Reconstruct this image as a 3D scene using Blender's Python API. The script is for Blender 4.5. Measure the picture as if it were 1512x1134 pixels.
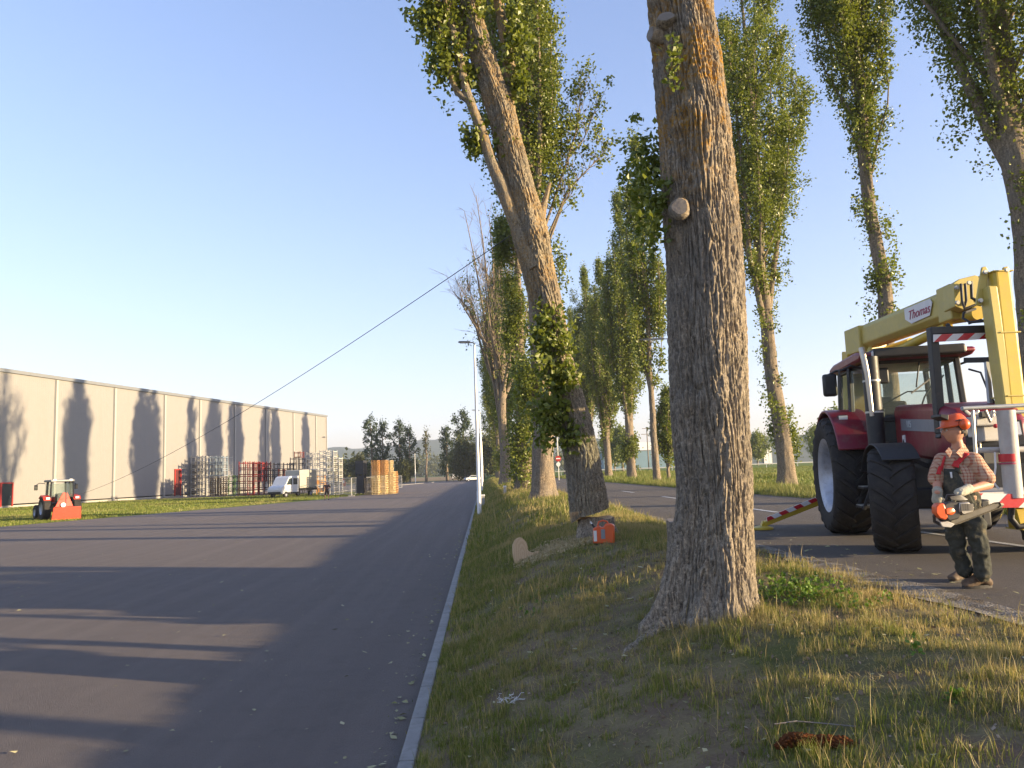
import bpy, bmesh, math, random
import numpy as np
from mathutils import Vector, Matrix
R = math.radians
# ------------------------------------------------------------------ camera, sky, sun, exposure
for o in list(bpy.data.objects): bpy.data.objects.remove(o)
scene = bpy.context.scene
COL = scene.collection
CAMZ = 2.15; HAZE = 0.00026
YAW, PITCH, ROLL, FPX = R(2.263), R(6.37), R(2.1), 1150.0
_r0 = Vector((math.cos(YAW), -math.sin(YAW), 0)); _f0 = Vector((math.sin(YAW)*math.cos(PITCH), math.cos(YAW)*math.cos(PITCH), math.sin(PITCH)))
_u0 = _r0.cross(_f0)
CR = _r0*math.cos(ROLL) - _u0*math.sin(ROLL); CU = _u0*math.cos(ROLL) + _r0*math.sin(ROLL); CF = _f0
cam_d = bpy.data.cameras.new('camera'); cam = bpy.data.objects.new('camera', cam_d); COL.objects.link(cam)
cam.matrix_world = Matrix(((CR.x, CU.x, -CF.x, 0), (CR.y, CU.y, -CF.y, 0), (CR.z, CU.z, -CF.z, CAMZ), (0, 0, 0, 1)))
cam_d.sensor_width = 36; cam_d.lens = 36*FPX/1512; cam_d.clip_start = .05; cam_d.clip_end = 9000
scene.camera = cam
SUN_EL, SUN_AZ = R(8.6), R(110)
SUN_DIR = Vector((math.sin(SUN_AZ)*math.cos(SUN_EL), math.cos(SUN_AZ)*math.cos(SUN_EL), math.sin(SUN_EL)))
world = bpy.data.worlds.new('World'); scene.world = world; world.use_nodes = True
wn = world.node_tree; wn.nodes.clear()
wo = wn.nodes.new('ShaderNodeOutputWorld'); wb = wn.nodes.new('ShaderNodeBackground'); ws = wn.nodes.new('ShaderNodeTexSky')
ws.sky_type = 'NISHITA'; ws.sun_disc = False; ws.sun_elevation = SUN_EL; ws.sun_rotation = SUN_AZ
ws.air_density = 1.0; ws.dust_density = 1.0; ws.ozone_density = 3.0; ws.altitude = 200
wb.inputs['Strength'].default_value = 0.15
wt = wn.nodes.new('ShaderNodeMix'); wt.data_type = 'RGBA'; wt.blend_type = 'MULTIPLY'; wt.inputs[0].default_value = 1.0; wt.inputs[7].default_value = (1.17, .875, .965, 1)
wn.links.new(ws.outputs[0], wt.inputs[6]); 
wv = wn.nodes.new('ShaderNodeVectorMath'); wv.operation = 'MULTIPLY_ADD'; wv.inputs[1].default_value = (.21, .21, .21); wv.inputs[2].default_value = (1, 1, 1)
wd2 = wn.nodes.new('ShaderNodeVectorMath'); wd2.operation = 'DIVIDE'
wn.links.new(wt.outputs[2], wv.inputs[0]); wn.links.new(wt.outputs[2], wd2.inputs[0]); wn.links.new(wv.outputs[0], wd2.inputs[1]); wn.links.new(wd2.outputs[0], wb.inputs[0]); wn.links.new(wb.outputs[0], wo.inputs[0])
sl = bpy.data.lights.new('sun', 'SUN'); sl.energy = 3.15; sl.angle = R(0.6); sl.color = (1.0, 0.77, 0.46)
so = bpy.data.objects.new('sun', sl); COL.objects.link(so); so.rotation_euler = (-SUN_DIR).to_track_quat('-Z', 'Y').to_euler()
scene.view_settings.view_transform = 'Standard'; scene.view_settings.look = 'None'
scene.view_settings.exposure = 2.22; scene.view_settings.gamma = 1.0
scene.render.engine = 'CYCLES'; scene.cycles.max_bounces = 6; scene.cycles.diffuse_bounces = 3; scene.cycles.transparent_max_bounces = 12
scene.cycles.volume_bounces = 0
try: scene.cycles.use_denoising = True
except Exception: pass

def ray(px, py):
    return (CR*((px-756)/FPX) + CU*((567-py)/FPX) + CF)
def P(px, py, Y):            # a point of the photograph at depth Y
    d = ray(px, py); t = Y/d.y; return Vector((d.x*t, Y, CAMZ + d.z*t))
def G(px, py, z=0.0):        # a point of the photograph on level z
    d = ray(px, py); t = (z-CAMZ)/d.z; return Vector((d.x*t, d.y*t, z))

# ------------------------------------------------------------------ helpers
def tag(o, label=None, cat=None, group=None, kind=None):
    if label: o['label'] = label
    if cat: o['category'] = cat
    if group: o['group'] = group
    if kind: o['kind'] = kind
    return o
def link(o, parent=None):
    COL.objects.link(o)
    if parent: o.parent = parent
    return o
def empty(name, loc=(0, 0, 0), rz=0, label=None, cat=None, group=None):
    o = bpy.data.objects.new(name, None); o.location = loc; o.rotation_euler = (0, 0, rz); o.empty_display_size = .2
    COL.objects.link(o); return tag(o, label, cat, group)
def fast(name, V, L, S, m, smooth=False, attrs=None):
    me = bpy.data.meshes.new(name); V = np.asarray(V, np.float32)
    me.vertices.add(len(V)); me.vertices.foreach_set('co', V.ravel())
    me.loops.add(len(L)); me.loops.foreach_set('vertex_index', np.asarray(L, np.int32))
    me.polygons.add(len(S)); me.polygons.foreach_set('loop_start', np.asarray(S, np.int32))
    me.update(calc_edges=True)
    for k, a in (attrs or {}).items():
        at = me.attributes.new(k, 'FLOAT', 'FACE' if len(a) == len(S) else 'POINT'); at.data.foreach_set('value', np.asarray(a, np.float32))
    me.materials.append(m)
    me.polygons.foreach_set('use_smooth', np.full(len(S), smooth))
    return me
def quads(name, V, F, m, smooth=False, attrs=None):
    F = np.asarray(F, np.int32); return fast(name, V, F.ravel(), np.arange(len(F))*F.shape[1], m, smooth, attrs)

def perlin(p, seed=0):
    rs = np.random.RandomState(seed); perm = rs.permutation(256); perm = np.concatenate([perm, perm])
    g = rs.normal(size=(256, 3)); g /= np.linalg.norm(g, axis=1)[:, None]
    pi = np.floor(p).astype(int); f = p - pi; pi &= 255; u = f*f*f*(f*(f*6-15)+10)
    out = np.zeros(len(p))
    for i in (0, 1):
        for j in (0, 1):
            for k in (0, 1):
                h = perm[(perm[(perm[(pi[:, 0]+i) & 255] + pi[:, 1]+j) & 255] + pi[:, 2]+k) & 255]
                d = f - np.array([i, j, k]); w = np.abs(1-i-u[:, 0])*np.abs(1-j-u[:, 1])*np.abs(1-k-u[:, 2])
                out += w*(g[h]*d).sum(1)
    return out*1.6
def n2(x, y, s, seed=0):
    x = np.asarray(x, float); y = np.asarray(y, float)
    return perlin(np.stack([x.ravel()*s, y.ravel()*s, np.full(x.size, .37+seed)], 1), seed).reshape(x.shape)

class MB:
    def __init__(s): s.V = []; s.F = []
    def add(s, vs, fs, M=None):
        b = len(s.V)
        for v in vs: s.V.append(tuple((M @ Vector(v)) if M is not None else v))
        for f in fs: s.F.append(tuple(b+i for i in f))
        return s
    def box(s, c, d, M=None):
        x, y, z = d[0]/2, d[1]/2, d[2]/2
        vs = [(c[0]+a*x, c[1]+b*y, c[2]+e*z) for a in (-1, 1) for b in (-1, 1) for e in (-1, 1)]
        return s.add(vs, [(0, 1, 3, 2), (4, 6, 7, 5), (0, 4, 5, 1), (2, 3, 7, 6), (0, 2, 6, 4), (1, 5, 7, 3)], M)
    def bar(s, a, b, w, h, up=(0, 0, 1)):      # rectangular bar from a to b
        a = Vector(a); b = Vector(b); d = (b-a); L = d.length; d.normalize(); up = Vector(up)
        sx = d.cross(up)
        if sx.length < 1e-4: sx = d.cross(Vector((0, 1, 0)))
        sx.normalize(); u = sx.cross(d)
        M = Matrix(((sx.x, d.x, u.x, a.x), (sx.y, d.y, u.y, a.y), (sx.z, d.z, u.z, a.z), (0, 0, 0, 1)))
        return s.box((0, L/2, 0), (w, L, h), M)
    def tube(s, pts, r, n=10, cap=True):
        pts = [Vector(p) for p in pts]; rs = r if isinstance(r, (list, tuple)) else [r]*len(pts)
        b = len(s.V); ref = None
        for i, p in enumerate(pts):
            t = (pts[min(i+1, len(pts)-1)] - pts[max(i-1, 0)]).normalized()
            if ref is None:
                ref = t.cross(Vector((0, 0, 1)) if abs(t.z) < .9 else Vector((0, 1, 0))).normalized()
            ref = (ref - t*ref.dot(t)).normalized(); q = t.cross(ref)
            for k in range(n):
                a = 2*math.pi*k/n; s.V.append(tuple(p + (ref*math.cos(a) + q*math.sin(a))*rs[i]))
        for i in range(len(pts)-1):
            for k in range(n):
                k2 = (k+1) % n; s.F.append((b+i*n+k, b+i*n+k2, b+(i+1)*n+k2, b+(i+1)*n+k))
        if cap:
            s.F.append(tuple(b+k for k in reversed(range(n)))); s.F.append(tuple(b+(len(pts)-1)*n+k for k in range(n)))
        return s
    def lathe(s, prof, n=32, M=None, closed=False):   # prof [(r, y)] round the y axis
        vs = []; fs = []; m = len(prof)
        for k in range(n):
            a = 2*math.pi*k/n
            for (r, y) in prof: vs.append((r*math.cos(a), y, r*math.sin(a)))
        for k in range(n):
            k2 = (k+1) % n
            for j in range(m if closed else m-1):
                j2 = (j+1) % m; fs.append((k*m+j, k2*m+j, k2*m+j2, k*m+j2))
        return s.add(vs, fs, M)
    def prism(s, poly, y0, y1, M=None):     # poly in (x, z), extruded along y
        n = len(poly); vs = [(x, y0, z) for x, z in poly] + [(x, y1, z) for x, z in poly]
        fs = [tuple(range(n)), tuple(reversed(range(n, 2*n)))] + [(i, i+n, (i+1) % n+n, (i+1) % n) for i in range(n)]
        return s.add(vs, fs, M)
    def ball(s, c, r, n=12, M=None):
        rx, ry, rz = (r, r, r) if not isinstance(r, (tuple, list)) else r
        vs = []; fs = []; m = n//2
        for j in range(m+1):
            a = math.pi*j/m
            for k in range(n):
                b = 2*math.pi*k/n; vs.append((c[0]+rx*math.sin(a)*math.cos(b), c[1]+ry*math.sin(a)*math.sin(b), c[2]+rz*math.cos(a)))
        for j in range(m):
            for k in range(n): fs.append((j*n+k, (j+1)*n+k, (j+1)*n+(k+1) % n, j*n+(k+1) % n))
        return s.add(vs, fs, M)
    def obj(s, name, m, parent=None, smooth=False, bevel=0, auto=True):
        me = bpy.data.meshes.new(name); me.from_pydata(s.V, [], s.F)
        bm = bmesh.new(); bm.from_mesh(me); bmesh.ops.remove_doubles(bm, verts=bm.verts, dist=1e-5)
        bmesh.ops.recalc_face_normals(bm, faces=bm.faces); bm.to_mesh(me); bm.free()
        me.materials.append(m)
        if smooth:
            me.shade_smooth()
            if auto:
                try: me.set_sharp_from_angle(angle=R(38))
                except Exception: pass
        o = bpy.data.objects.new(name, me); link(o, parent)
        if bevel:
            md = o.modifiers.new('bevel', 'BEVEL'); md.width = bevel; md.segments = 2; md.limit_method = 'ANGLE'
        return o
def child(name, me, parent): return link(bpy.data.objects.new(name, me), parent)
def copy_tree(o, parent=None):
    c = o.copy(); COL.objects.link(c); c.parent = parent
    for ch in list(o.children): copy_tree(ch, c)
    return c

# ------------------------------------------------------------------ materials
class NT:
    def __init__(s, name):
        s.m = bpy.data.materials.new(name); s.m.use_nodes = True; s.t = s.m.node_tree; s.t.nodes.clear()
        s.out = s.n('OutputMaterial'); s.b = s.n('BsdfPrincipled'); s.l(s.b.outputs[0], s.out.inputs[0]); s._c = None
    def n(s, k, **kw):
        nd = s.t.nodes.new('ShaderNode'+k)
        for a, v in kw.items(): setattr(nd, a, v)
        return nd
    def l(s, a, b): s.t.links.new(a, b)
    def co(s):
        if s._c is None: s._c = s.n('TexCoord').outputs['Object']
        return s._c
    def sc(s, v, loc=(0, 0, 0)):
        m = s.n('Mapping'); m.inputs['Scale'].default_value = v; m.inputs['Location'].default_value = loc; s.l(s.co(), m.inputs[0]); return m.outputs[0]
    def noise(s, scale=5, detail=4, rough=.55, vec=None, dist=0):
        t = s.n('TexNoise'); t.inputs['Scale'].default_value = scale; t.inputs['Detail'].default_value = detail
        t.inputs['Roughness'].default_value = rough; t.inputs['Distortion'].default_value = dist; s.l(vec or s.co(), t.inputs['Vector']); return t.outputs['Fac']
    def voro(s, scale=5, vec=None, feat='F1', out='Distance'):
        t = s.n('TexVoronoi', feature=feat); t.inputs['Scale'].default_value = scale; s.l(vec or s.co(), t.inputs['Vector']); return t.outputs[out]
    def ramp(s, f, stops, interp='LINEAR'):
        r = s.n('ValToRGB'); r.color_ramp.interpolation = interp; e = r.color_ramp.elements
        while len(e) < len(stops): e.new(.5)
        for k, (p, c) in enumerate(stops):
            e[k].position = p; e[k].color = (c if isinstance(c, tuple) else (c, c, c)) + (1,)
        s.l(f, r.inputs[0]); return r.outputs[0]
    def mix(s, f, a, b, mode='MIX'):
        m = s.n('Mix', data_type='RGBA', blend_type=mode)
        for i, v in ((0, f), (6, a), (7, b)):
            if hasattr(v, 'links'): s.l(v, m.inputs[i])
            elif i == 0: m.inputs[0].default_value = v
            else: m.inputs[i].default_value = tuple(v)+(1,)
        return m.outputs[2]
    def math(s, op, a, b=None, clamp=False):
        m = s.n('Math', operation=op, use_clamp=clamp)
        for i, v in ((0, a), (1, b)):
            if v is None: continue
            if hasattr(v, 'links'): s.l(v, m.inputs[i])
            else: m.inputs[i].default_value = v
        return m.outputs[0]
    def attr(s, name): a = s.n('Attribute', attribute_name=name); return a.outputs['Fac']
    def bump(s, h, strength=.3, dist=.01, prev=None):
        b = s.n('Bump'); b.inputs['Strength'].default_value = strength; b.inputs['Distance'].default_value = dist; s.l(h, b.inputs['Height'])
        if prev is not None: s.l(prev, b.inputs['Normal'])
        return b.outputs[0]
    def fin(s, col, rough=.8, normal=None, metal=0, spec=.5):
        if hasattr(col, 'links'): s.l(col, s.b.inputs['Base Color'])
        else: s.b.inputs['Base Color'].default_value = tuple(col)+(1,)
        if hasattr(rough, 'links'): s.l(rough, s.b.inputs['Roughness'])
        else: s.b.inputs['Roughness'].default_value = rough
        s.b.inputs['Metallic'].default_value = metal; s.b.inputs['Specular IOR Level'].default_value = spec
        if normal is not None: s.l(normal, s.b.inputs['Normal'])
        return s.m
def mul(c, k): return tuple(min(1, x*k) for x in c)
def pm(name, c, rough=.6, metal=0, var=.12, scale=6, bump=.0, bscale=60, spec=.5, dirt=None):
    t = NT(name); f = t.noise(scale, 5, .6)
    col = t.mix(f, mul(c, 1-2*var), mul(c, 1+2*var))
    if dirt:
        d = t.ramp(t.noise(scale*1.7, 6, .7), [(.5, 0.), (.72, 1.)]); col = t.mix(t.math('MULTIPLY', d, .6), col, dirt)
    nb = t.bump(t.noise(bscale, 3), bump, .004) if bump else None
    rr = t.math('ADD', t.math('MULTIPLY', t.noise(scale*3, 3), .2), rough-.1)
    return t.fin(col, rr, nb, metal, spec)
# ------------------------------------------------------------------ terrain
XS = [-3000, -.72, -.58, -.25, .5, 1.2, 2.1, 3.0, 3.7, 4.15, 4.5, 10.8, 11.2, 12.5, 16, 30, 3000]
ZN = [-.012, -.012, .06, .16, .40, .60, .78, .86, .85, .835, .842, .842, .85, .88, .86, .86, .86]
ZF = [-.012, -.012, .06, .18, .52, .84, 1.00, 1.02, .93, .84, .842, .842, .85, .90, .88, .86, .86]
def tz(x, y, rough=True):
    x = np.asarray(x, float); y = np.asarray(y, float)
    w = np.clip((y-8)/14, 0, 1); w = w*w*(3-2*w)
    z = np.interp(x, XS, ZN)*(1-w) + np.interp(x, XS, ZF)*w
    e = np.clip((y-85)/40, 0, 1)*np.clip((x-12)/4, 0, 1); z = z + .35*e*e*(3-2*e)
    if rough:
        m = np.clip((x+.3)/.5, 0, 1)*np.clip((4.0-x)/.4, 0, 1)
        z = z + m*(.045*n2(x, y, .9, 3) + .02*n2(x, y, 3.1, 5) + .008*n2(x, y, 9, 6))
        m2 = np.clip((x-11.5)/2, 0, 1); z = z + m2*.06*n2(x, y, .3, 7)
    return z
def tz1(x, y): return float(tz(np.array([x]), np.array([y]))[0])
def GT(px, py):     # where the photograph's pixel meets the uneven ground
    z = .7
    for k in range(30): p = G(px, py, z); z = .6*z+.4*tz1(p.x, p.y)
    return Vector((p.x, p.y, tz1(p.x, p.y)))

t = NT('soil and turf')
co = t.co(); sep = t.n('SeparateXYZ'); t.l(co, sep.inputs[0])
big = t.noise(.55, 5, .6); mid = t.noise(3.2, 5, .65); fine = t.noise(45, 4, .7)
soil = t.mix(fine, (.085, .058, .038), (.23, .165, .11)); green = t.mix(fine, (.05, .062, .016), (.12, .14, .035)); straw = t.mix(fine, (.14, .11, .055), (.28, .225, .12))
bank = t.mix(t.ramp(mid, [(.40, 0.), (.58, 1.)]), soil, straw); bank = t.mix(t.ramp(big, [(.50, 0.), (.66, .8)]), bank, green)
lawn = t.mix(t.noise(.35, 5, .6), (.10, .15, .022), (.19, .24, .04)); lawn = t.mix(t.ramp(t.noise(6, 5, .7), [(.45, 0.), (.7, .6)]), lawn, (.19, .18, .06))
islawn = t.math('MAXIMUM', t.math('LESS_THAN', sep.outputs[0], -3.0), t.math('GREATER_THAN', sep.outputs[0], 11.6))
islawn = t.math('MAXIMUM', islawn, t.math('GREATER_THAN', sep.outputs[1], 60.0))
col = t.mix(islawn, bank, lawn)
M_GROUND = t.fin(col, .95, t.bump(t.math('ADD', fine, t.math('MULTIPLY', mid, 2.)), .6, .03), spec=.15)

xs = np.concatenate([[-3200, -1500, -700, -300, -150, -80, -40, -20, -10, -5, -2, -.74, -.70, -.66, -.62, -.58], np.arange(-.55, 4.6, .06), np.arange(4.8, 11, .8), np.arange(11, 14, .2), [15, 17, 20, 25, 30, 40, 60, 100, 180, 300, 700, 1500, 3200]])
ys = np.concatenate([[-400, -150, -60, -30, -15, -8, -4, -2], np.arange(0, 16, .07), np.arange(16, 45, .3), np.arange(45, 130, 2.), [140, 160, 200, 260, 350, 500, 800, 1300, 2000, 3300]])
X, Y = np.meshgrid(xs, ys); Z = tz(X, Y); nx, ny = len(xs), len(ys)
V = np.stack([X.ravel(), Y.ravel(), Z.ravel()], 1); ii = (np.arange(ny-1)[:, None]*nx + np.arange(nx-1)).ravel()
me = quads('ground', V, np.stack([ii, ii+1, ii+nx+1, ii+nx], 1), M_GROUND, True)
tag(child('ground', me, None), kind='structure')

def asphalt(name, c0, c1, warm):
    t = NT(name); ag = t.voro(140); f = t.noise(260, 3, .7); big = t.noise(.25, 5, .6); mid = t.noise(2.5, 5, .65)
    c = t.mix(f, c0, c1); c = t.mix(t.ramp(ag, [(.0, 1.), (.28, 0.)]), c, mul(c1, 1.5))
    c = t.mix(t.math('MULTIPLY', t.ramp(big, [(.35, 0.), (.7, 1.)]), .35), c, mul(warm, .9)); c = t.mix(t.math('MULTIPLY', t.ramp(mid, [(.5, 0.), (.75, 1.)]), .22), c, mul(c0, .7))
    st = t.noise(1.0, 3, .5, t.sc((2.2, .05, 1))); c = t.mix(t.math('MULTIPLY', t.ramp(st, [(.45, 0.), (.65, 1.)]), .18), c, mul(c1, 1.15))
    return t.fin(c, .82, t.bump(t.math('ADD', f, t.math('MULTIPLY', ag, 1.5)), .9, .014), spec=.2)
M_YARD = asphalt('dark asphalt', (.130, .111, .104), (.27, .232, .21), (.24, .20, .172))
M_ROAD = asphalt('worn asphalt', (.105, .092, .082), (.215, .19, .165), (.19, .165, .138))
def sheet(name, poly, z, m):
    o = MB().add([(p[0], p[1], z) for p in poly], [tuple(range(len(poly)))]).obj(name, m); return tag(o, kind='structure')
# yard: from the kerb out to the edge of the lawn
e1 = G(0, 778); e2 = G(470, 737); ed = (e2-e1).normalized(); e0 = e1 - ed*60; e3 = G(500, 735.5)
sheet('yard', [(-.69, -30), (-.69, 232), (-6, 238), (-40, 215), (-95, 190), (-60, 118), (e3.x, e3.y), (e1.x, e1.y), (e0.x, e0.y), (-60, -30)], 0.0, M_YARD)
sheet('road', [(4.25, -60), (10.95, -60), (10.95, 180), (9.5, 420), (3.5, 420), (4.25, 180)], .852, M_ROAD)
t = NT('road paint'); c = t.mix(t.ramp(t.noise(30, 5, .7), [(.35, 0.), (.6, 1.)]), (.25, .24, .22), (.72, .72, .70)); M_PAINT = t.fin(c, .6, spec=.3)
mk = MB()
for k in range(-2, 12):
    y0 = 12.0+k*9.6 - 1.6
    mk.box((7.45, y0+1.6, .857), (.13, 3.3, .002))
tag(mk.obj('road_marking', M_PAINT), kind='structure')
mk = MB(); a = G(548, 720); b = G(640, 712.5); mk.bar(a+Vector((0, 0, .05)), b+Vector((0, 0, .05)), .25, .10); mk.bar(G(480, 729)+Vector((0, 0, .05)), a+Vector((0, 0, .05)), .25, .10)
M_CONC = pm('concrete', (.27, .26, .245), .85, 0, .15, 4, .4, 90, .3, dirt=(.16, .15, .13))
tag(mk.obj('pavement_edge', M_CONC), kind='structure')
# kerb of single stones
kb = MB()
for k in range(-10, 240):
    kb.box((-.635, k*1.0+.5, .0), (.12, .985, .15))
ko = kb.obj('kerb', M_CONC, bevel=.012); tag(ko, kind='structure')
# gravel shoulder beside the country road
t = NT('gravel'); v = t.voro(55); v2 = t.voro(55, out='Color'); c = t.mix(v2, (.13, .11, .09), (.36, .33, .28)); c = t.mix(t.ramp(t.noise(4, 4), [(.45, 0.), (.6, 1.)]), c, (.14, .11, .075))
M_GRAVEL = t.fin(c, .9, t.bump(v, .8, .02), spec=.2)
gx = np.linspace(0, 1, 9); gy = np.arange(-2, 120, .5); GX, GY = np.meshgrid(gx, gy)
wv = 3.93 + .22*n2(GX*0, GY, .5, 11); XX = wv + (4.36+.10*n2(GX*0, GY, 1.3, 12)-wv)*GX; ZZ = tz(XX, GY) + .012; ZZ = np.where(XX > 4.2, .8565, ZZ)
ii = (np.arange(len(gy)-1)[:, None]*9 + np.arange(8)).ravel()
tag(child('gravel_shoulder', quads('gravel_shoulder', np.stack([XX.ravel(), GY.ravel(), ZZ.ravel()], 1), np.stack([ii, ii+1, ii+10, ii+9], 1), M_GRAVEL, True), None), kind='structure')
# stubble field and pale track far away
M_FIELD = pm('stubble', (.30, .21, .11), .95, 0, .15, .05, spec=.1)
sheet('field', [(-70, 232), (8, 245), (30, 520), (-190, 520)], .03, M_FIELD)
# hills on the horizon
t = NT('wooded hill'); c = t.mix(t.noise(.03, 6, .7), (.025, .045, .02), (.07, .10, .04)); M_HILL = t.fin(c, 1., t.bump(t.noise(.05, 5, .7), 1., 8), spec=0.)
az = np.radians(np.linspace(-62, 40, 240)); rr = np.array([1750, 1950, 2200, 2500, 2800, 3100])
A, RR = np.meshgrid(az, rr); dg = np.degrees(A)
hh = np.interp(dg, [-62, -30, -14, -11, -8, -5.5, -3, 0, 4, 8, 14, 40], [80, 92, 92, 95, 90, 106, 116, 122, 114, 100, 50, 30])
prof = np.array([0, .45, .8, 1., .9, 0])[:, None]
hz = hh*prof*(1+.05*n2(dg, RR*0, .6, 21)+.02*n2(dg, RR*0, 2.5, 22)) + 5*prof*n2(dg, RR/300, 3., 23)
ii = (np.arange(5)[:, None]*240 + np.arange(239)).ravel()
tag(child('hills', quads('hills', np.stack([(np.sin(A)*RR).ravel(), (np.cos(A)*RR).ravel(), hz.ravel()-2], 1), np.stack([ii, ii+1, ii+241, ii+240], 1), M_HILL, True), None), kind='structure')

# ------------------------------------------------------------------ bark, leaves, grass materials
def bark_mat(name, c0, c1, lichen=0.0, bscale=1.0):
    t = NT(name); v = t.sc((22*bscale, 22*bscale, 3.2*bscale)); f = t.noise(2.0, 8, .75, v, .8); g = t.noise(30*bscale, 6, .75); big = t.noise(1.6, 4, .6)
    c = t.mix(t.ramp(f, [(.38, 0.), (.60, 1.)]), c0, c1); c = t.mix(t.ramp(g, [(.5, 0.), (.66, .8)]), c, mul(c1, 1.55)); c = t.mix(t.ramp(big, [(.4, 0.), (.62, .5)]), c, (.17, .155, .135))
    if lichen:
        L = t.math('MULTIPLY', t.ramp(t.noise(2.3, 5, .65), [(.42, 0.), (.55, 1.)]), t.ramp(t.noise(26, 4, .7), [(.42, 0.), (.58, 1.)]))
        sp = t.n('SeparateXYZ'); t.l(t.co(), sp.inputs[0]); hm = t.math('MULTIPLY', t.math('SUBTRACT', sp.outputs[2], 3.3), .7, True); hm = t.math('MULTIPLY', hm, lichen)
        c = t.mix(t.math('MULTIPLY', L, hm), c, (.40, .21, .03))
    nb = t.bump(f, .75, .026/bscale); nb = t.bump(g, .6, .008/bscale, nb)
    return t.fin(c, .92, nb, spec=.15)
M_BARK = bark_mat('furrowed bark', (.068, .054, .041), (.38, .315, .235), 1.0)
M_BARK3 = bark_mat('leaning bark', (.080, .064, .046), (.36, .30, .21), .45)
M_BARK2 = bark_mat('poplar bark', (.075, .058, .042), (.30, .235, .165), 0.0, .6)
M_CUT = NT('cut wood'); _w = M_CUT; rg = _w.n('TexWave', wave_type='RINGS', rings_direction='Z'); rg.inputs['Scale'].default_value = 7; rg.inputs['Distortion'].default_value = 5; _w.l(_w.co(), rg.inputs[0])
M_CUT = _w.fin(_w.mix(rg.outputs['Fac'], (.50, .34, .19), (.56, .40, .24)), .85, _w.bump(rg.outputs['Fac'], .2, .01), spec=.2)
def leaf_mat(name, a, b, dry=None, tr=.3, rough=.55, spec=.35):
    t = NT(name); c = t.mix(t.attr('rnd'), a, b)
    if dry: c = t.mix(t.attr('dry'), c, dry)
    t.fin(c, rough, spec=spec); tl = t.n('BsdfTranslucent'); t.l(c if not tr else t.mix(1., c, (1.0, 1.0, .55), 'MULTIPLY'), tl.inputs[0])
    mx = t.n('MixShader'); mx.inputs[0].default_value = tr; t.l(t.b.outputs[0], mx.inputs[1]); t.l(tl.outputs[0], mx.inputs[2]); t.l(mx.outputs[0], t.out.inputs[0]); return t.m
M_LEAF = leaf_mat('poplar leaves', (.085, .122, .014), (.27, .30, .05), tr=.42, rough=.4, spec=.6)
M_LEAF_DARK = leaf_mat('dark leaves', (.022, .045, .016), (.07, .10, .028), tr=.25)
M_LEAF_OLIVE = leaf_mat('olive leaves', (.055, .070, .018), (.13, .13, .035))
M_GRASS = leaf_mat('grass blades', (.085, .120, .020), (.23, .26, .045), dry=(.46, .35, .17), tr=.35)
M_LAWN = leaf_mat('lawn blades', (.10, .14, .018), (.20, .24, .035), dry=(.30, .27, .10), tr=.25)

def leaves(C, n_per, sp, size, seed, name='crown', m=None, squash=1.0):
    rs = np.random.RandomState(seed); C = np.asarray(C, float); N = len(C)*n_per
    spc = sp*(.6+.8*rs.rand(len(C)))
    c = np.repeat(C, n_per, 0) + rs.normal(size=(N, 3))*np.repeat(spc, n_per)[:, None]*np.array([.75, .75, 1.15*squash])
    n = rs.normal(size=(N, 3)); n /= np.linalg.norm(n, axis=1)[:, None]; a = np.cross(n, rs.normal(size=(N, 3))); a /= np.linalg.norm(a, axis=1)[:, None]; b = np.cross(n, a)
    s = size*(.6+.8*rs.rand(N))[:, None]
    V = np.stack([c-a*s*.55, c+b*s*.42+n*s*.08, c+a*s*.6, c-b*s*.42+n*s*.08], 1).reshape(-1, 3); F = np.arange(N*4).reshape(N, 4)
    r = np.clip(np.repeat(rs.rand(len(C)), n_per)*.55 + rs.rand(N)*.45, 0, 1)
    return quads(name, V, F, m or M_LEAF, False, {'rnd': r})

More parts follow.
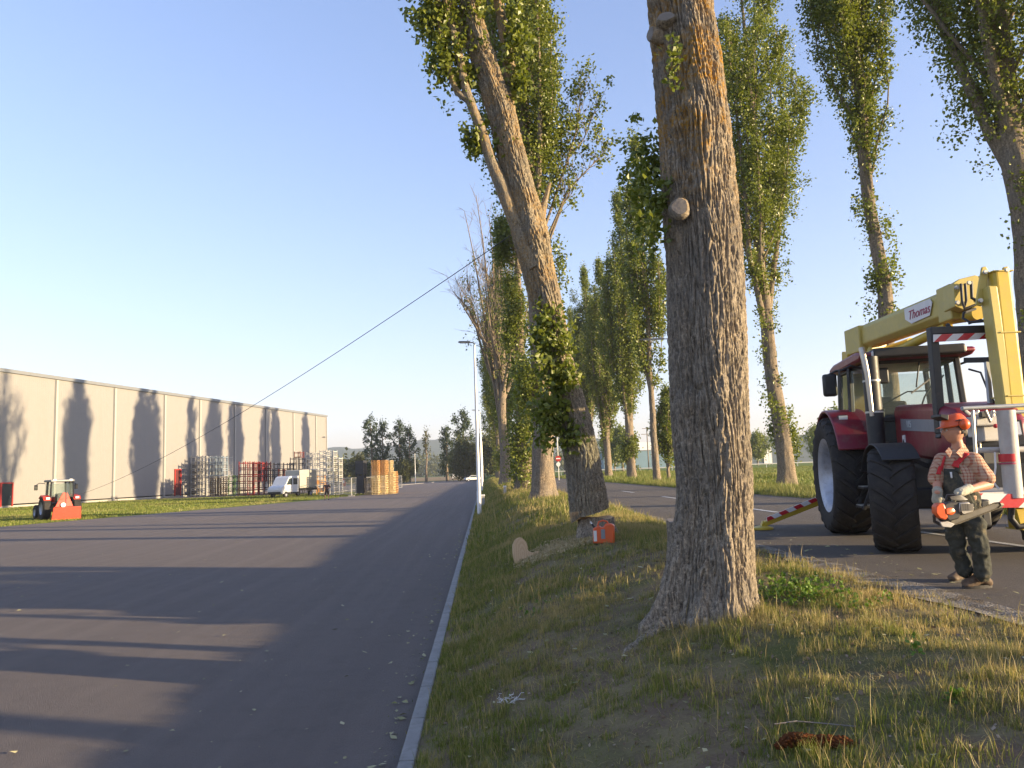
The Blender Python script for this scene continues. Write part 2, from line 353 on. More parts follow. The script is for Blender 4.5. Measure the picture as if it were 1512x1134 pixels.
def trunk_surface(path, radii, na, dl, amp, seed, flare=None, fr=9.0, fz=1.7, twist=0., lump=.0, bumps=(), ridge=(), plate=0., roots=(), q0=0.):
    path = np.array([tuple(p) for p in path], float); radii = np.array(radii, float)
    seg = np.linalg.norm(np.diff(path, axis=0), axis=1); s = np.concatenate([[0], np.cumsum(seg)]); L = s[-1]; nz = max(4, int(L/dl)); q = np.linspace(0, L, nz)
    def smooth(y):   # cubic hermite
        m = np.gradient(y, s); k = np.clip(np.searchsorted(s, q)-1, 0, len(s)-2); h = s[k+1]-s[k]; u = (q-s[k])/h
        return (2*u**3-3*u**2+1)*y[k] + (u**3-2*u**2+u)*h*m[k] + (-2*u**3+3*u**2)*y[k+1] + (u**3-u**2)*h*m[k+1]
    C = np.stack([smooth(path[:, i]) for i in range(3)], 1); r = np.interp(q, s, radii)
    T = np.gradient(C, axis=0); T /= np.linalg.norm(T, axis=1)[:, None]
    A = np.tile(np.array([1., 0, 0]), (nz, 1)); A -= T*(A*T).sum(1)[:, None]; A /= np.linalg.norm(A, axis=1)[:, None]; B = np.cross(T, A)
    th = np.linspace(0, 2*np.pi, na, endpoint=False); TH, Q = np.meshgrid(th, q); Rr = np.repeat(r[:, None], na, 1)
    R0 = max(radii); tt = TH + twist*Q
    p = np.stack([np.cos(tt)*R0*fr, np.sin(tt)*R0*fr, Q*fz], -1).reshape(-1, 3); w = perlin(p*.35+7, seed+3)*.9
    a1 = np.abs(perlin(p+w[:, None], seed)); a2 = np.abs(perlin(p*2.1+w[:, None]*1.5+3, seed+1)); a3 = perlin(p*4.3, seed+2)
    d = np.minimum(a1*3.2, 1.)*.72 + np.minimum(a2*2.8, 1.)*.26 + a3*.10 - .7
    lum = perlin(np.stack([np.cos(TH)*R0*2.2, np.sin(TH)*R0*2.2, Q*.55], -1).reshape(-1, 3)+5, seed+5)
    Rn = Rr.ravel()*(1+lump*lum) + amp*d
    for (ra, rw, rh, rtw) in ridge: Rn += (rh*np.exp(-(np.angle(np.exp(1j*(TH-ra-rtw*Q)))/rw)**2)).ravel()
    for (ra, rw, rs_, rhh) in roots: Rn += (rs_*np.exp(-np.maximum(Q-q0, 0)/rhh)*np.exp(-(np.angle(np.exp(1j*(TH-ra)))/rw)**2)).ravel()
    if plate:
        a4 = np.abs(perlin(np.stack([np.cos(tt)*R0*fr*1.3, np.sin(tt)*R0*fr*1.3, Q*fz*4.5], -1).reshape(-1, 3)+w[:, None]+11, seed+7)); Rn += plate*(np.minimum(a4*3.5, 1)-.6)
    if flare:   # (height, strength, lobes)
        lob = .5+.5*np.cos(TH*flare[2]+1.1+.5*np.sin(TH*2)); Rn += (Rr*flare[1]*np.exp(-np.maximum(Q-q0, 0)/flare[0])*(.35+.9*lob)).ravel()
    for (bs, bt, bw, bh) in bumps:   # knots
        dd = np.sqrt(((Q-bs)/bw)**2 + (np.angle(np.exp(1j*(TH-bt)))*R0/bw)**2); Rn += (bh*np.exp(-dd**2*1.4)*(1-1.1*np.exp(-(dd*2.4)**2))).ravel()
    Rn = Rn.reshape(nz, na)
    V = C[:, None, :] + Rn[..., None]*(np.cos(TH)[..., None]*A[:, None, :] + np.sin(TH)[..., None]*B[:, None, :])
    i = (np.arange(nz-1)[:, None]*na); j = np.arange(na)[None, :]; j2 = (j+1) % na
    F = np.stack([(i+j), (i+j2), (i+na+j2), (i+na+j)], -1).reshape(-1, 4)
    return V.reshape(-1, 3), F, V
def merge(parts, name, m, smooth=True):
    Vs = []; Fs = []; b = 0
    for V, F in parts: Vs.append(V); Fs.append(np.asarray(F)+b); b += len(V)
    return quads(name, np.concatenate(Vs), np.concatenate(Fs), m, smooth)
def limb(pts, r0, r1, n=6):
    pts = np.array([tuple(p) for p in pts], float); k = len(pts); T = np.gradient(pts, axis=0); T /= np.linalg.norm(T, axis=1)[:, None]+1e-9
    A = np.cross(T, [.31, .95, .02]); A /= np.linalg.norm(A, axis=1)[:, None]+1e-9; B = np.cross(T, A); r = np.linspace(r0, r1, k)
    th = np.linspace(0, 2*np.pi, n, endpoint=False)
    V = pts[:, None, :] + r[:, None, None]*(np.cos(th)[None, :, None]*A[:, None, :] + np.sin(th)[None, :, None]*B[:, None, :])
    i = (np.arange(k-1)[:, None]*n); j = np.arange(n)[None, :]; j2 = (j+1) % n
    return V.reshape(-1, 3), np.stack([i+j, i+j2, i+n+j2, i+n+j], -1).reshape(-1, 4)

def poplar(seed, H=29, cb=7, Rc=2.6, r0=.5, nl=26, per=34, size=.14, ncl=620, sp=.33, clumps=(), forks=2, bare=0, shape=(.3, 1.), mleaf=None, mbark=None, wob=.25, bend=0.):
    rs = np.random.RandomState(seed); parts = []; cen = []
    hs = np.linspace(0, H*.93, 15); wx = np.cumsum(rs.normal(size=15))*wob*.22; wy = np.cumsum(rs.normal(size=15))*wob*.22; wx -= wx[0]; wy -= wy[0]; wx += bend*(hs/H)**2
    def axis(h): return np.array([np.interp(h, hs, wx), np.interp(h, hs, wy), h])
    rad = r0*(1-hs/(H*.96))**.75
    V, F, _ = trunk_surface(np.stack([wx, wy, hs], 1), np.maximum(rad, .02), 40, .12, .035, seed, (.5, .45, 4), 6, 1.2, .05, .1); V[:, 2] -= .15; parts.append((V, F))
    def env(h):
        u = np.clip((h-cb)/(H-cb), 0, 1); return Rc*np.interp(u, [0, .06, shape[0], .6, .85, 1.], [.35, .6, 1., .85, .48, .06])
    limbs = []
    for k in range(nl):
        u = (k+rs.rand())/nl; h0 = cb*.93 + (H-cb)*.78*u**1.15; ph = k*2.4 + rs.rand()*1.2
        big = k < forks
        L = (H-h0)*(.75 if big else rs.uniform(.28, .5)); h1 = min(H*.97, h0+L); d = env(h0+L*.6)*(rs.uniform(.55, .8) if big else rs.uniform(.5, .98)); t = np.linspace(0, 1, 9)
        off = d*(1-(1-t)**2.2); wob1 = np.cumsum(rs.normal(size=9))*.05*(H/29); a0 = axis(h0); a1 = axis(h1)
        zz = h0 + (h1-h0)*t; ax = np.stack([np.interp(zz, hs, wx), np.interp(zz, hs, wy)], 1)
        pts = np.stack([ax[:, 0]+np.cos(ph)*off+wob1, ax[:, 1]+np.sin(ph)*off-wob1, zz], 1)
        rl = r0*(.42 if big else .17)*(1-.6*u); parts.append(limb(pts, rl, .015)); limbs.append((pts, L, u))
        for q in range(13 if bare else 3):   # ascending twigs
            i = rs.randint(2, 8); p0 = pts[i]; a = rs.rand()*6.28; l2 = rs.uniform(.8, 1.8)*(1+.5*bare); tw = np.array([p0 + np.array([math.cos(a)*.35*l2*x**.8, math.sin(a)*.35*l2*x**.8, l2*x]) for x in np.linspace(0, 1, 5)])
            parts.append(limb(tw, .03, .008, 4)); limbs.append((tw, l2, u)) if not bare else None
    w = np.array([l[1] for l in limbs]); w /= w.sum()
    for i, c in zip(range(len(limbs)), rs.multinomial(ncl, w)):
        pts = limbs[i][0]
        for q in range(c):
            tt = rs.uniform(.10, 1.)*(len(pts)-1); a = int(min(tt, len(pts)-2)); p = pts[a]*(1-tt+a)+pts[a+1]*(tt-a); cen.append(p + rs.normal(size=3)*np.array([.22, .22, .3])*(Rc/2.6))
    for q in range(int(ncl*.06)):     # pointed top
        h = H*(1-.10*rs.rand()**1.3); cen.append(axis(h)+rs.normal(size=3)*[.15, .15, .3])
    for (h, rr, n, dx) in clumps:
        for q in range(n):
            a = rs.rand()*6.28; rt = np.interp(h, hs, rad); p = axis(h)+np.array([math.cos(a)*(rt+rr*.35)+dx, math.sin(a)*(rt+rr*.35), rs.normal()*rr*1.0]); cen.append(p)
            if q % 4 == 0: parts.append(limb(np.array([axis(h-.4), axis(h)*.5+p*.5, p]), .025, .008, 4))
    tm = merge(parts, 'trunk', mbark or M_BARK2)
    cm = leaves(cen, per, sp, size, seed+50, 'crown', mleaf or M_LEAF) if len(cen) else None
    return tm, cm
def plant_tree(name, meshes, loc, rz, sc, label, cat='tree', group=None):
    e = empty(name, loc, rz, label, cat, group); e.scale = (sc, sc, sc) if not isinstance(sc, tuple) else sc
    child('trunk', meshes[0], e)
    if meshes[1]: child('crown', meshes[1], e)
    return e
# ------------------------------------------------------------------ trees: the great trunk in front
GY0 = 7.45
pts = [(1046, 950, 0), (1047, 880, 0), (1052, 800, 0), (1055, 738, 0), (1047, 600, 0), (1043, 500, 0), (1040, 400, 0), (1034, 300, 0), (1027, 200, 0), (1016, 100, 0), (1004, 0, 0), (992, -110, 0), (982, -260, 0)]
wd = [130, 124, 116, 109, 117, 119, 116, 113, 112, 110, 100, 92, 60]
path = [P(a, b, GY0) for a, b, c in pts]; base = path[1].copy(); base.z = tz1(base.x, base.y)
path = [p - base for p in path]; rad = [w*GY0/FPX/2*(.95 if i > 5 else .97) for i, w in enumerate(wd)]
V, F, Gd = trunk_surface(path, rad, 540, .0095, .042, 4, (.35, .16, 5), 23, 2.5, .10, .08, q0=.20, roots=[(3.45, .14, .13, .22), (3.5, .40, .12, .5), (4.25, .25, .16, .35), (5.2, .35, .16, .30), (.3, .4, .16, .25), (4.75, .18, .10, .6)], ridge=((4.72, .34, .055, -.01), (3.9, .22, -.03, .02)), plate=.010,
    bumps=[(6.1-1.05, 4.2, .17, .10), (4.35, 4.25, .16, .07), (6.45, 3.6, .16, .12)])
e = empty('poplar_tree', base, 0, 'massive furrowed bare trunk in the grass right of centre, nearest the camera', 'tree')
tb = MB()
parts = [(V, F)]
def tubepart(pts, rads, n=24, amp=.012, seed=1, dl=.03):
    v, f, _ = trunk_surface(pts, rads, n, dl, amp, seed, None, 9, 2., 0, .12); return v, f
# big surface roots and buttress on the left
L = lambda px, py, Y: P(px, py, Y)-base
rtp = []
for px_, py_, Y_, dz_ in ((1000, 850, 7.3, .05), (975, 876, 7.2, .0), (950, 890, 7.05, -.01), (930, 898, 6.95, -.02), (905, 910, 6.8, -.07)):
    q_ = P(px_, py_, Y_); rtp.append(Vector((q_.x, q_.y, tz1(q_.x, q_.y)+dz_))-base)
parts.append(tubepart(rtp, [.11, .075, .05, .04, .03], 60, .02, 8, .012))
trk = child('trunk', merge(parts, 'trunk', M_BARK), e)
# sawn limb scars
def scar(px, py, Y, r, normal, name='branch_stub', h=.10, el=1.0, m=None):
    c = P(px, py, Y)-base; q = Vector(normal).normalized().to_track_quat('Z', 'Y').to_matrix().to_4x4(); Mx = Matrix.Translation(c) @ q
    n = 28; rs = random.Random(px); pr = []
    st = MB()
    ring = lambda rr, z: [((rr*(1+.10*math.sin(3*a+px)+.05*rs.uniform(-1, 1)))*math.cos(a), el*rr*math.sin(a), z) for a in [2*math.pi*k/n for k in range(n)]]
    v = ring(r*1.35, -h*2.2)+ring(r*1.25, -h)+ring(r*1.12, -.01)+ring(r*.93, 0); f = [(j*n+k, j*n+(k+1) % n, (j+1)*n+(k+1) % n, (j+1)*n+k) for j in range(3) for k in range(n)]
    o = st.add(v, f, Mx).obj(name, M_BARK, e, True, auto=False)
    cf = MB().add(ring(r*.93, 0.002)+[(0, 0, .004)], [(k, (k+1) % n, n) for k in range(n)], Mx).obj('cut_face', m or M_CUT_GREY, o)
    return o
t = NT('weathered cut'); rg = t.n('TexWave', wave_type='RINGS', rings_direction='SPHERICAL'); rg.inputs['Scale'].default_value = 9; rg.inputs['Distortion'].default_value = 3; t.l(t.co(), rg.inputs[0])
M_CUT_GREY = t.fin(t.mix(t.noise(14, 6, .7), (.12, .10, .082), (.29, .255, .22)), .85, t.bump(t.noise(30, 5), .5, .01))
scar(983, 24, 7.18, .085, (-.35, -1, .25), el=.62)
scar(960, 50, 7.28, .055, (-1, -.5, .1), h=.12, el=1.3)
scar(1036, 3, 7.17, .05, (.3, -1, .1), el=1.2)
scar(1004, 305, 7.085, .075, (-.25, -1, .15), h=.03, el=1.15)
# shoots of leaves on the trunk
def clump_cent(px, py, Y, rx, rz, n, seed, base):
    rs = np.random.RandomState(seed); c = np.array(P(px, py, Y)-base); return c + rs.normal(size=(n, 3))*np.array([rx, rx*.7, rz])*.5
cc = np.concatenate([clump_cent(993, 78, 7.02, .05, .22, 7, 1, base), clump_cent(957, 270, 7.75, .22, .62, 95, 2, base), clump_cent(962, 300, 7.35, .16, .45, 34, 3, base)])
child('foliage', leaves(cc, 13, .05, .052, 5, 'foliage', M_LEAF), e)

# ------------------------------------------------------------------ leaning tree, cut off its stump
LY = 14.9
st_base = P(881, 783, LY); st_base.z = tz1(st_base.x, st_base.y)
e2_ = empty('poplar_tree', st_base, 0, 'leaning furrowed trunk with upper limbs, tipping left off its fresh stump', 'tree'); base = st_base
L = lambda px, py, Y=LY: P(px, py, Y)-base
mainp = [(871, 760), (868, 735), (858, 670), (846, 612), (829, 553), (812, 470), (795, 400), (781, 340), (768, 285), (752, 215), (738, 160), (722, 115), (706, 60), (695, 15), (688, -60), (684, -150)]
mw = [64, 63, 58, 51, 47, 49, 53, 62, 52, 48, 46, 43, 41, 38, 30, 20]
V, F, Gd = trunk_surface([L(*p) for p in mainp], [w*LY/FPX/2*.88 for w in mw], 300, .018, .052, 21, None, 15, 2.4, .12, .08, ridge=((4.75, .35, .06, 0.),), plate=.016, bumps=[(3.6, 4.6, .2, .1), (2.4, 4.3, .18, .08), (5.4, 5.2, .2, .09)])
# slanted cut: shear the lower rings
Vc = V.reshape(-1, 3); b0 = np.array(L(871, 760)); lo = np.array(L(838, 757)); hi = np.array(L(902, 742))
hz = np.interp(Vc[:, 0], [lo[0], lo[0]+.18, hi[0]], [-.17, -.02, .11]) + .0
zc = Vc[:, 2] - b0[2]; wgt = np.clip(1-zc/.8, 0, 1); Vc[:, 2] += (hz)*wgt
parts = [(Vc, F)]
limbs = [([(766, 262), (757, 215), (750, 160), (753, 120), (748, 70), (738, 15), (732, -60), (735, -140)], [20, 28, 23, 20, 18, 16, 13, 8]),
         ([(793, 395), (772, 350), (752, 305), (738, 268), (726, 240), (712, 195), (700, 165), (687, 128), (678, 80), (668, 45), (660, 10), (655, -60)], [30, 25, 22, 21, 17, 15, 14, 13, 12, 12, 11, 8]),
         ([(694, 150), (678, 138), (664, 105), (655, 70), (649, 30), (645, -20), (640, -80)], [11, 10, 9, 9, 8, 8, 6]),
         ([(725, 140), (700, 75), (684, 50), (672, 20), (662, -20), (655, -80)], [14, 22, 21, 17, 14, 9]),
         ([(800, 360), (799, 325), (804, 300), (812, 270)], [26, 14, 9, 5]),
         ([(740, 130), (728, 110), (716, 85)], [8, 6, 4])]
for i, (pp, ww) in enumerate(limbs):
    v, f, _ = trunk_surface([L(a, b, LY+(.12 if i in (0, 4) else -.15 if i in (1, 2) else 0)) for a, b in pp], [w*LY/FPX/2 for w in ww], 48, .05, .012, 30+i, None, 12, 2., 0, .05); parts.append((v, f))
trk2 = child('trunk', merge(parts, 'trunk', M_BARK3), e2_)
# cut faces (trunk bottom) and torn hinge
ring = Vc[:300]; cen = ring.mean(0)
cf = MB().add([tuple(v) for v in ring]+[tuple(cen)], [(k, (k+1) % 300, 300) for k in range(300)]).obj('cut_face', M_CUT, e2_)
sp = MB()
rs = random.Random(5)
for k in range(26):
    p = L(842+k*1.0, 757-k*.15, LY-.28+.03*rs.random()); sp.tube([p, p+Vector((.01*rs.uniform(-1, 1), .02, -.05-.12*rs.random()))], [.012, .002], 4)
sp.obj('splinters', M_CUT, e2_)
CC = []
for (px, py, rx, rz, n, sd) in [(812, 505, .36, .50, 70, 1), (828, 562, .26, .30, 45, 2), (812, 618, .30, .42, 60, 3), (700, 205, .18, .35, 26, 4), (745, 205, .12, .35, 22, 5), (640, 20, .45, .7, 90, 6), (655, 85, .28, .6, 60, 7), (688, 115, .3, .5, 34, 8), (690, 20, .35, .5, 40, 9), (760, 60, .3, .9, 50, 10), (650, -60, .8, .9, 120, 11), (700, -60, .8, .9, 90, 12), (805, 480, .15, .3, 20, 13), (766, 130, .12, .2, 14, 14), (845, 640, .2, .2, 20, 15)]:
    CC.append(clump_cent(px, py, LY-.30 if py > 400 else LY-.1, rx, rz, n, sd, base))
child('foliage', leaves(np.concatenate(CC), 16, .10, .095, 6, 'foliage', M_LEAF), e2_)

def stump(name, px, py, Y, r, h, label, seed, mcut):
    b = P(px, py, Y); b.z = tz1(b.x, b.y)-.03
    s = empty(name, b, 0, label, 'stump')
    V, F, Gd = trunk_surface([(0, 0, -.1), (0, 0, .12), (.0, 0, h*.6), (0, 0, h)], [r*1.12, r*1.1, r*1.02, r], 180, .02, .035, seed, (.2, .25, 5), 9, 1.6, 0, .15)
    Vt = V.reshape(-1, 180, 3); Vt[-1, :, 2] += .02*np.sin(np.arange(180)*.11)
    child('bark', merge([(Vt.reshape(-1, 3), F)], 'bark', M_BARK), s)
    ring = Vt[-1]; MB().add([tuple(v) for v in ring]+[(0, 0, h+.01)], [(k, (k+1) % 180, 180) for k in range(180)]).obj('cut_face', mcut, s)
    return s
stump('tree_stump', 881, 783, LY, .31, .37, 'low freshly cut stump under the leaning trunk', 41, M_CUT)
stump('tree_stump', 1013, 800, 10.6, .24, .60, 'stump half hidden behind the massive front trunk', 43, M_CUT_GREY)
# felling notch piece lying in the grass
b = P(772, 826, 14.3); b.z = tz1(b.x, b.y)
o = MB(); n = 22; rs = random.Random(3)
prof = [(-.17, -.05), (-.20, .12), (-.215, .27), (-.20, .38), (-.16, .47), (-.09, .52), (-.01, .52), (.05, .47), (.09, .41), (.12, .31), (.11, .24), (.20, .19), (.26, .20), (.33, .23), (.38, .20), (.40, .12), (.33, .03), (.15, -.06)]
o.prism(prof, -.06, .07, Matrix.Rotation(R(-22), 4, 'X') @ Matrix.Rotation(R(8), 4, 'Z'))
wo_ = o.obj('wood_wedge', M_CUT, None, bevel=.02); wo_.location = b; wo_.scale = (.85, .85, .85)
tag(wo_, 'pale upright slab of cut wood lying on the bank left of the stump', 'wood slab')
M_DUST = pm('sawdust', (.46, .37, .21), .95, 0, .15, 12, .3, 150, .1)
rs = np.random.RandomState(4); N = 9000; u = rs.rand(N); cx = P(780, 822, 14.2); cx2 = P(868, 792, 14.5)
px_ = cx.x + (cx2.x-cx.x)*u + rs.normal(size=N)*.13; py_ = cx.y + (cx2.y-cx.y)*u + rs.normal(size=N)*.28; pz = tz(px_, py_)+.02+rs.rand(N)*.03
C = np.stack([px_, py_, pz], 1); tag(child('sawdust', leaves(C, 2, .01, .03, 9, 'sawdust', M_DUST), None), kind='stuff')

# ------------------------------------------------------------------ the two rows of poplars
PA = poplar(101, 30, 8.0, 3.5, .43, 26, 46, .12, 1350, .22, clumps=[(5.6, .35, 7, .3), (8.6, .3, 6, -.35), (2.3, .45, 22, .55), (4.2, .3, 10, -.55), (3.2, .35, 14, .2), (7.2, .25, 5, -.3)], forks=4, wob=.35)
PB = poplar(102, 30, 12.0, 1.75, .34, 24, 44, .105, 950, .22, clumps=[(10.6, .4, 14, .2), (8.4, .45, 22, 0), (6.8, .35, 10, -.25), (11.5, .3, 8, -.3)], forks=2, wob=.8)
PC = poplar(103, 31, 9.0, 3.8, .50, 36, 48, .095, 2400, .26, clumps=[(8.7, .3, 8, -.4), (7.7, .35, 10, -.4), (5, .3, 10, -.5)], forks=4, wob=.35)
PD = poplar(104, 29, 4.0, 2.6, .48, 34, 34, .17, 1200, .28, clumps=[(2.6, .5, 30, 0), (3.6, .5, 30, 0)], forks=4)
PE = poplar(105, 27, 2.8, 2.4, .45, 34, 34, .17, 1150, .28, forks=5, shape=(.25, .8))
PF = poplar(106, 30, 5.5, 2.9, .50, 40, 34, .17, 1500, .31, clumps=[(2.0, .4, 20, 0), (4.0, .5, 24, 0)], forks=5)
PG = poplar(107, 28, 6.0, 1.5, .24, 22, 34, .17, 560, .26, forks=2)
RG = 'poplars along the far side of the country road'
def row(meshes, px, Y, rz, sc, label, g=RG, name='poplar_tree', py=None):
    x = (P(px, 700, Y)).x if px is not None else 15.5
    return plant_tree(name, meshes, (x, Y, tz1(x, Y)), rz, sc, label, 'tree', g)
row(PC, 1555, 21.5, 2.4, 1.0, 'poplar at the right picture edge, thick trunk behind the yellow lift arm')
row(PB, 1309, 30, .4, 1.0, 'slender poplar rising directly behind the red tractor, two leaf tufts on its bare trunk')
row(PA, 1161, 40, 1.1, 1.0, 'poplar with forked crown just right of the massive front trunk, standing on sunlit grass')
row(PG, 970, 61, .3, (1.15, 1.15, 1.0), 'thin-trunked young poplar just left of the massive front trunk')
row(PD, 933, 79, .9, 1.02, 'tall pointed poplar with leaf-wrapped trunk base and bare lower trunk, beside the thin young poplar')
row(PE, 899, 95, .1, 1.0, 'full poplar leafy nearly to the ground, just right of the leaning trunk')
row(PF, None, 112, 1.5, 1.0, 'poplar partly hidden behind the leaning trunk, first past the full leafy one')
row(PD, None, 130, 2.5, .95, 'distant poplar hidden mostly by the leaning trunk, second from the end of its row')
row(PE, None, 148, 3.5, .95, 'most distant poplar of the far-side row')
for y, m, rz in ((10.8, PB, 2.), (-.3, PG, 3.), (-10, PC, 1.)):
    row(m, None, y+.7, rz, 1.0, 'poplar beyond the right picture edge, casting a trunk shadow over the yard')
# near row, left of the road
LG = 'poplars along the bank between yard and road'
PT3 = poplar(111, 27, 10.0, 2.3, .46, 26, 42, .11, 1150, .24, forks=5, clumps=[(4.4, .45, 40, -.4), (5.2, .4, 30, -.3), (3.7, .35, 22, .2), (9.6, .6, 26, .6)], bare=0, wob=.3)
x = P(803, 735, 32).x; e3t = plant_tree('poplar_tree', PT3, (x, 32, tz1(x, 32)), 1.2, 1.0, 'poplar directly behind the leaning trunk, straight trunk and sunlit right side', 'tree', LG)
rs = np.random.RandomState(15); b3 = e3t.location; prt = []; lc = []
for pl in ([(798, 355), (838, 236), (862, 205), (884, 150)], [(798, 375), (838, 282), (868, 250), (893, 226)], [(838, 236), (852, 190), (858, 140)], [(800, 385), (832, 300), (845, 285)]):
    pp = [np.array(P(a, b, 32)-b3) for a, b in pl]; prt.append(limb(np.array([pp[0]*(1-u)+pp[1]*u for u in (0, .5)]+pp[1:]), .07, .012, 6))
    for k in range(26):
        u = rs.uniform(.4, 1)*(len(pp)-1); a = int(min(u, len(pp)-2)); c = pp[a]*(1-u+a)+pp[a+1]*(u-a); v = c+np.array([rs.normal()*.35, rs.normal()*.35, abs(rs.normal())*.9]); prt.append(limb(np.array([c, (c+v)/2+.03, v]), .014, .005, 4)); 
        if rs.rand() < .55: lc.append(v)
sb = child('side_branch', merge(prt, 'side_branch', M_BARK2), e3t); sb.scale = (1, 1, 1); child('foliage', leaves(lc, 36, .2, .12, 77, 'foliage', M_LEAF), sb)
e3t.rotation_euler[2] = 0
PT4 = poplar(112, 17.5, 14.5, 1.3, .55, 6, 40, .13, 60, .3, forks=1, clumps=[(h, .55, 40, dx) for h, dx in ((1.2, .1), (2.0, .2), (2.9, -.1), (3.9, .2), (5, 0), (6, .2), (7, .1), (9.4, -.3), (10.4, -.3), (11.4, -.2), (12.6, -.5), (15.6, -.9), (16.4, -.9), (15, -.8))], wob=.2)
x = P(776, 722, 48).x; plant_tree('poplar_tree', PT4, (x, 48, tz1(x, 48)), 0, 1.0, 'broken-topped trunk wrapped in leafy shoots, left of the straight trunk behind the leaning one', 'tree', LG)
PT5 = poplar(113, 24, 8, 4.6, .46, 30, 30, .15, 130, .3, forks=6, bare=1, wob=.3, shape=(.4, 1.))
x = P(745, 712, 72).x; e5 = plant_tree('poplar_tree', PT5, (x, 72, tz1(x, 72)), 0, 1.0, 'half-dead poplar with bare branches spreading over the yard and reddish stem', 'tree', LG)
b3 = e5.location; prt = []; rs = np.random.RandomState(25)
def twigs(c, v, depth):
    prt.append(limb(np.array([c, (c+v)/2+rs.normal(size=3)*.04, v]), .03*.55**(2-depth), .008, 4))
    if depth > 0:
        for k in range(3):
            u = rs.uniform(.35, 1); b_ = c*(1-u)+v*u; d_ = (v-c)*rs.uniform(.4, .65)+rs.normal(size=3)*.30*np.linalg.norm(v-c)*np.array([1, 1, .3]); d_[2] = abs(d_[2]); twigs(b_, b_+d_, depth-1)
for pl in ([(738, 620), (728, 560), (712, 500), (700, 460), (672, 412)], [(735, 590), (724, 520), (712, 450), (700, 380), (686, 312)], [(737, 600), (728, 500), (720, 420), (712, 350), (703, 290)], [(712, 500), (692, 455), (668, 428)], [(736, 560), (731, 470), (728, 380), (722, 320)], [(724, 520), (700, 480), (676, 440)], [(739, 640), (737, 560), (738, 470), (736, 390), (733, 330)]):
    pp = [np.array(P(a, b, 72)-b3)+np.array([0, rs.normal()*.4, 0]) for a, b in pl]; prt.append(limb(np.array(pp), .16, .025, 6))
    for k in range(20):
        u = rs.uniform(.3, 1)*(len(pp)-1); a = int(min(u, len(pp)-2)); c = pp[a]*(1-u+a)+pp[a+1]*(u-a); v = c+np.array([rs.normal()*.45, rs.normal()*.45, .5+abs(rs.normal())*.8]); twigs(c, v, 1)
child('dead_branches', merge(prt, 'dead_branches', M_BARK2), e5)
for y, m, rz in ((84, PE, 1.), (97, PD, 2.), (110, PG, 2.), (124, PF, 0.4), (139, PE, 4.)):
    x = 2.4; plant_tree('poplar_tree', m, (x, y, tz1(x, y)), rz, .93, {84: 'leafy poplar just beyond the half-dead one, foliage low on its left', 97: 'poplar second beyond the half-dead one on the bank', 110: 'narrow thin poplar third beyond the half-dead one', 124: 'broad poplar fourth beyond the half-dead one', 139: 'last poplar at the far end of the bank row'}[y], 'tree', LG)

# ------------------------------------------------------------------ distant trees
def oak(seed, H, Rw, cb, ncl, per, size, mleaf, nl=14, sp=.6):
    rs = np.random.RandomState(seed); parts = []; cen = []
    hs = np.linspace(0, H*.9, 9); wx = np.cumsum(rs.normal(size=9))*.18; wx -= wx[0]
    parts.append(limb(np.stack([wx, wx*.5, hs], 1), H*.022+.08, .05, 10))
    for k in range(nl):
        h0 = cb + (H*.86-cb)*(k+.3)/nl; ph = k*2.4+rs.rand(); u = (h0-cb)/(H-cb); d = Rw*(.45+.55*math.sin(math.pi*min(1, .25+u*.8)))*rs.uniform(.6, 1.05); t = np.linspace(0, 1, 6)
        pts = np.stack([np.interp(h0, hs, wx)+math.cos(ph)*d*t, np.interp(h0, hs, wx)*.5+math.sin(ph)*d*t, h0+(H*.10)*t**.8+rs.normal()*.2*t], 1); parts.append(limb(pts, .12, .03, 5))
        for q in range(int(ncl/nl)):
            tt = rs.uniform(.3, 1.05); p = pts[0]*(1-tt)+pts[-1]*tt; cen.append(p+rs.normal(size=3)*[Rw*.13, Rw*.13, H*.028])
    for q in range(int(ncl*.06)): cen.append(np.array([wx[-1], 0, H*.93])+rs.normal(size=3)*[Rw*.14, Rw*.14, H*.03])
    return merge(parts, 'trunk', M_BARK2), leaves(cen, per, sp, size, seed+9, 'crown', mleaf)
OA = oak(201, 18.5, 3.1, 3, 130, 24, .36, M_LEAF_DARK, 15, .42); OB = oak(202, 17.5, 2.8, 2.5, 120, 24, .36, M_LEAF_DARK, 14, .40)
OC = oak(203, 15.5, 2.4, 1, 120, 24, .36, M_LEAF_DARK, 15, .42); OD = oak(204, 9, 4.2, 1.2, 260, 26, .42, M_LEAF_OLIVE, 12, .7)
OE = oak(205, 15, 1.2, 7, 40, 14, .3, M_LEAF_OLIVE, 12, .4)
def far_tree(m, px, Y, sc, rz, label, name='broadleaf_tree', g='trees at the far end of the yard', z=0):
    x = P(px, 700, Y).x; return plant_tree(name, m, (x, Y, z), rz, sc, label, 'tree', g)
far_tree(OA, 549, 225, 1.05, 0, 'leftmost of the dark tall trees behind the pallets')
far_tree(OB, 566, 228, 1.05, 1, 'dark tree second from left behind the orange pallets')
far_tree(OA, 591, 226, .98, 2, 'dark tree behind the orange pallets, third of the clump')
far_tree(OB, 605, 222, .92, 4, 'dark tree at the right end of the clump behind the pallets')
far_tree(OD, 600, 205, .6, 2, 'low olive bush right of the orange pallets')
far_tree(OE, 629, 215, 1.0, 0, 'thin almost leafless tree between the two dark tree groups')
far_tree(OC, 660, 220, 1.0, 1, 'dark narrow tree with drooping branches at the road bend')
far_tree(OC, 690, 215, 1.25, 3, 'tall dark tree right behind the lamp posts')
far_tree(OD, 686, 205, 1.1, 1, 'rounded green tree in front of the tall dark tree by the lamp posts')
far_tree(OD, 715, 225, 1.3, 3, 'green tree directly behind the white car')
far_tree(OD, 732, 200, 1.2, 5, 'green tree between the lamp posts and the half-dead poplar')
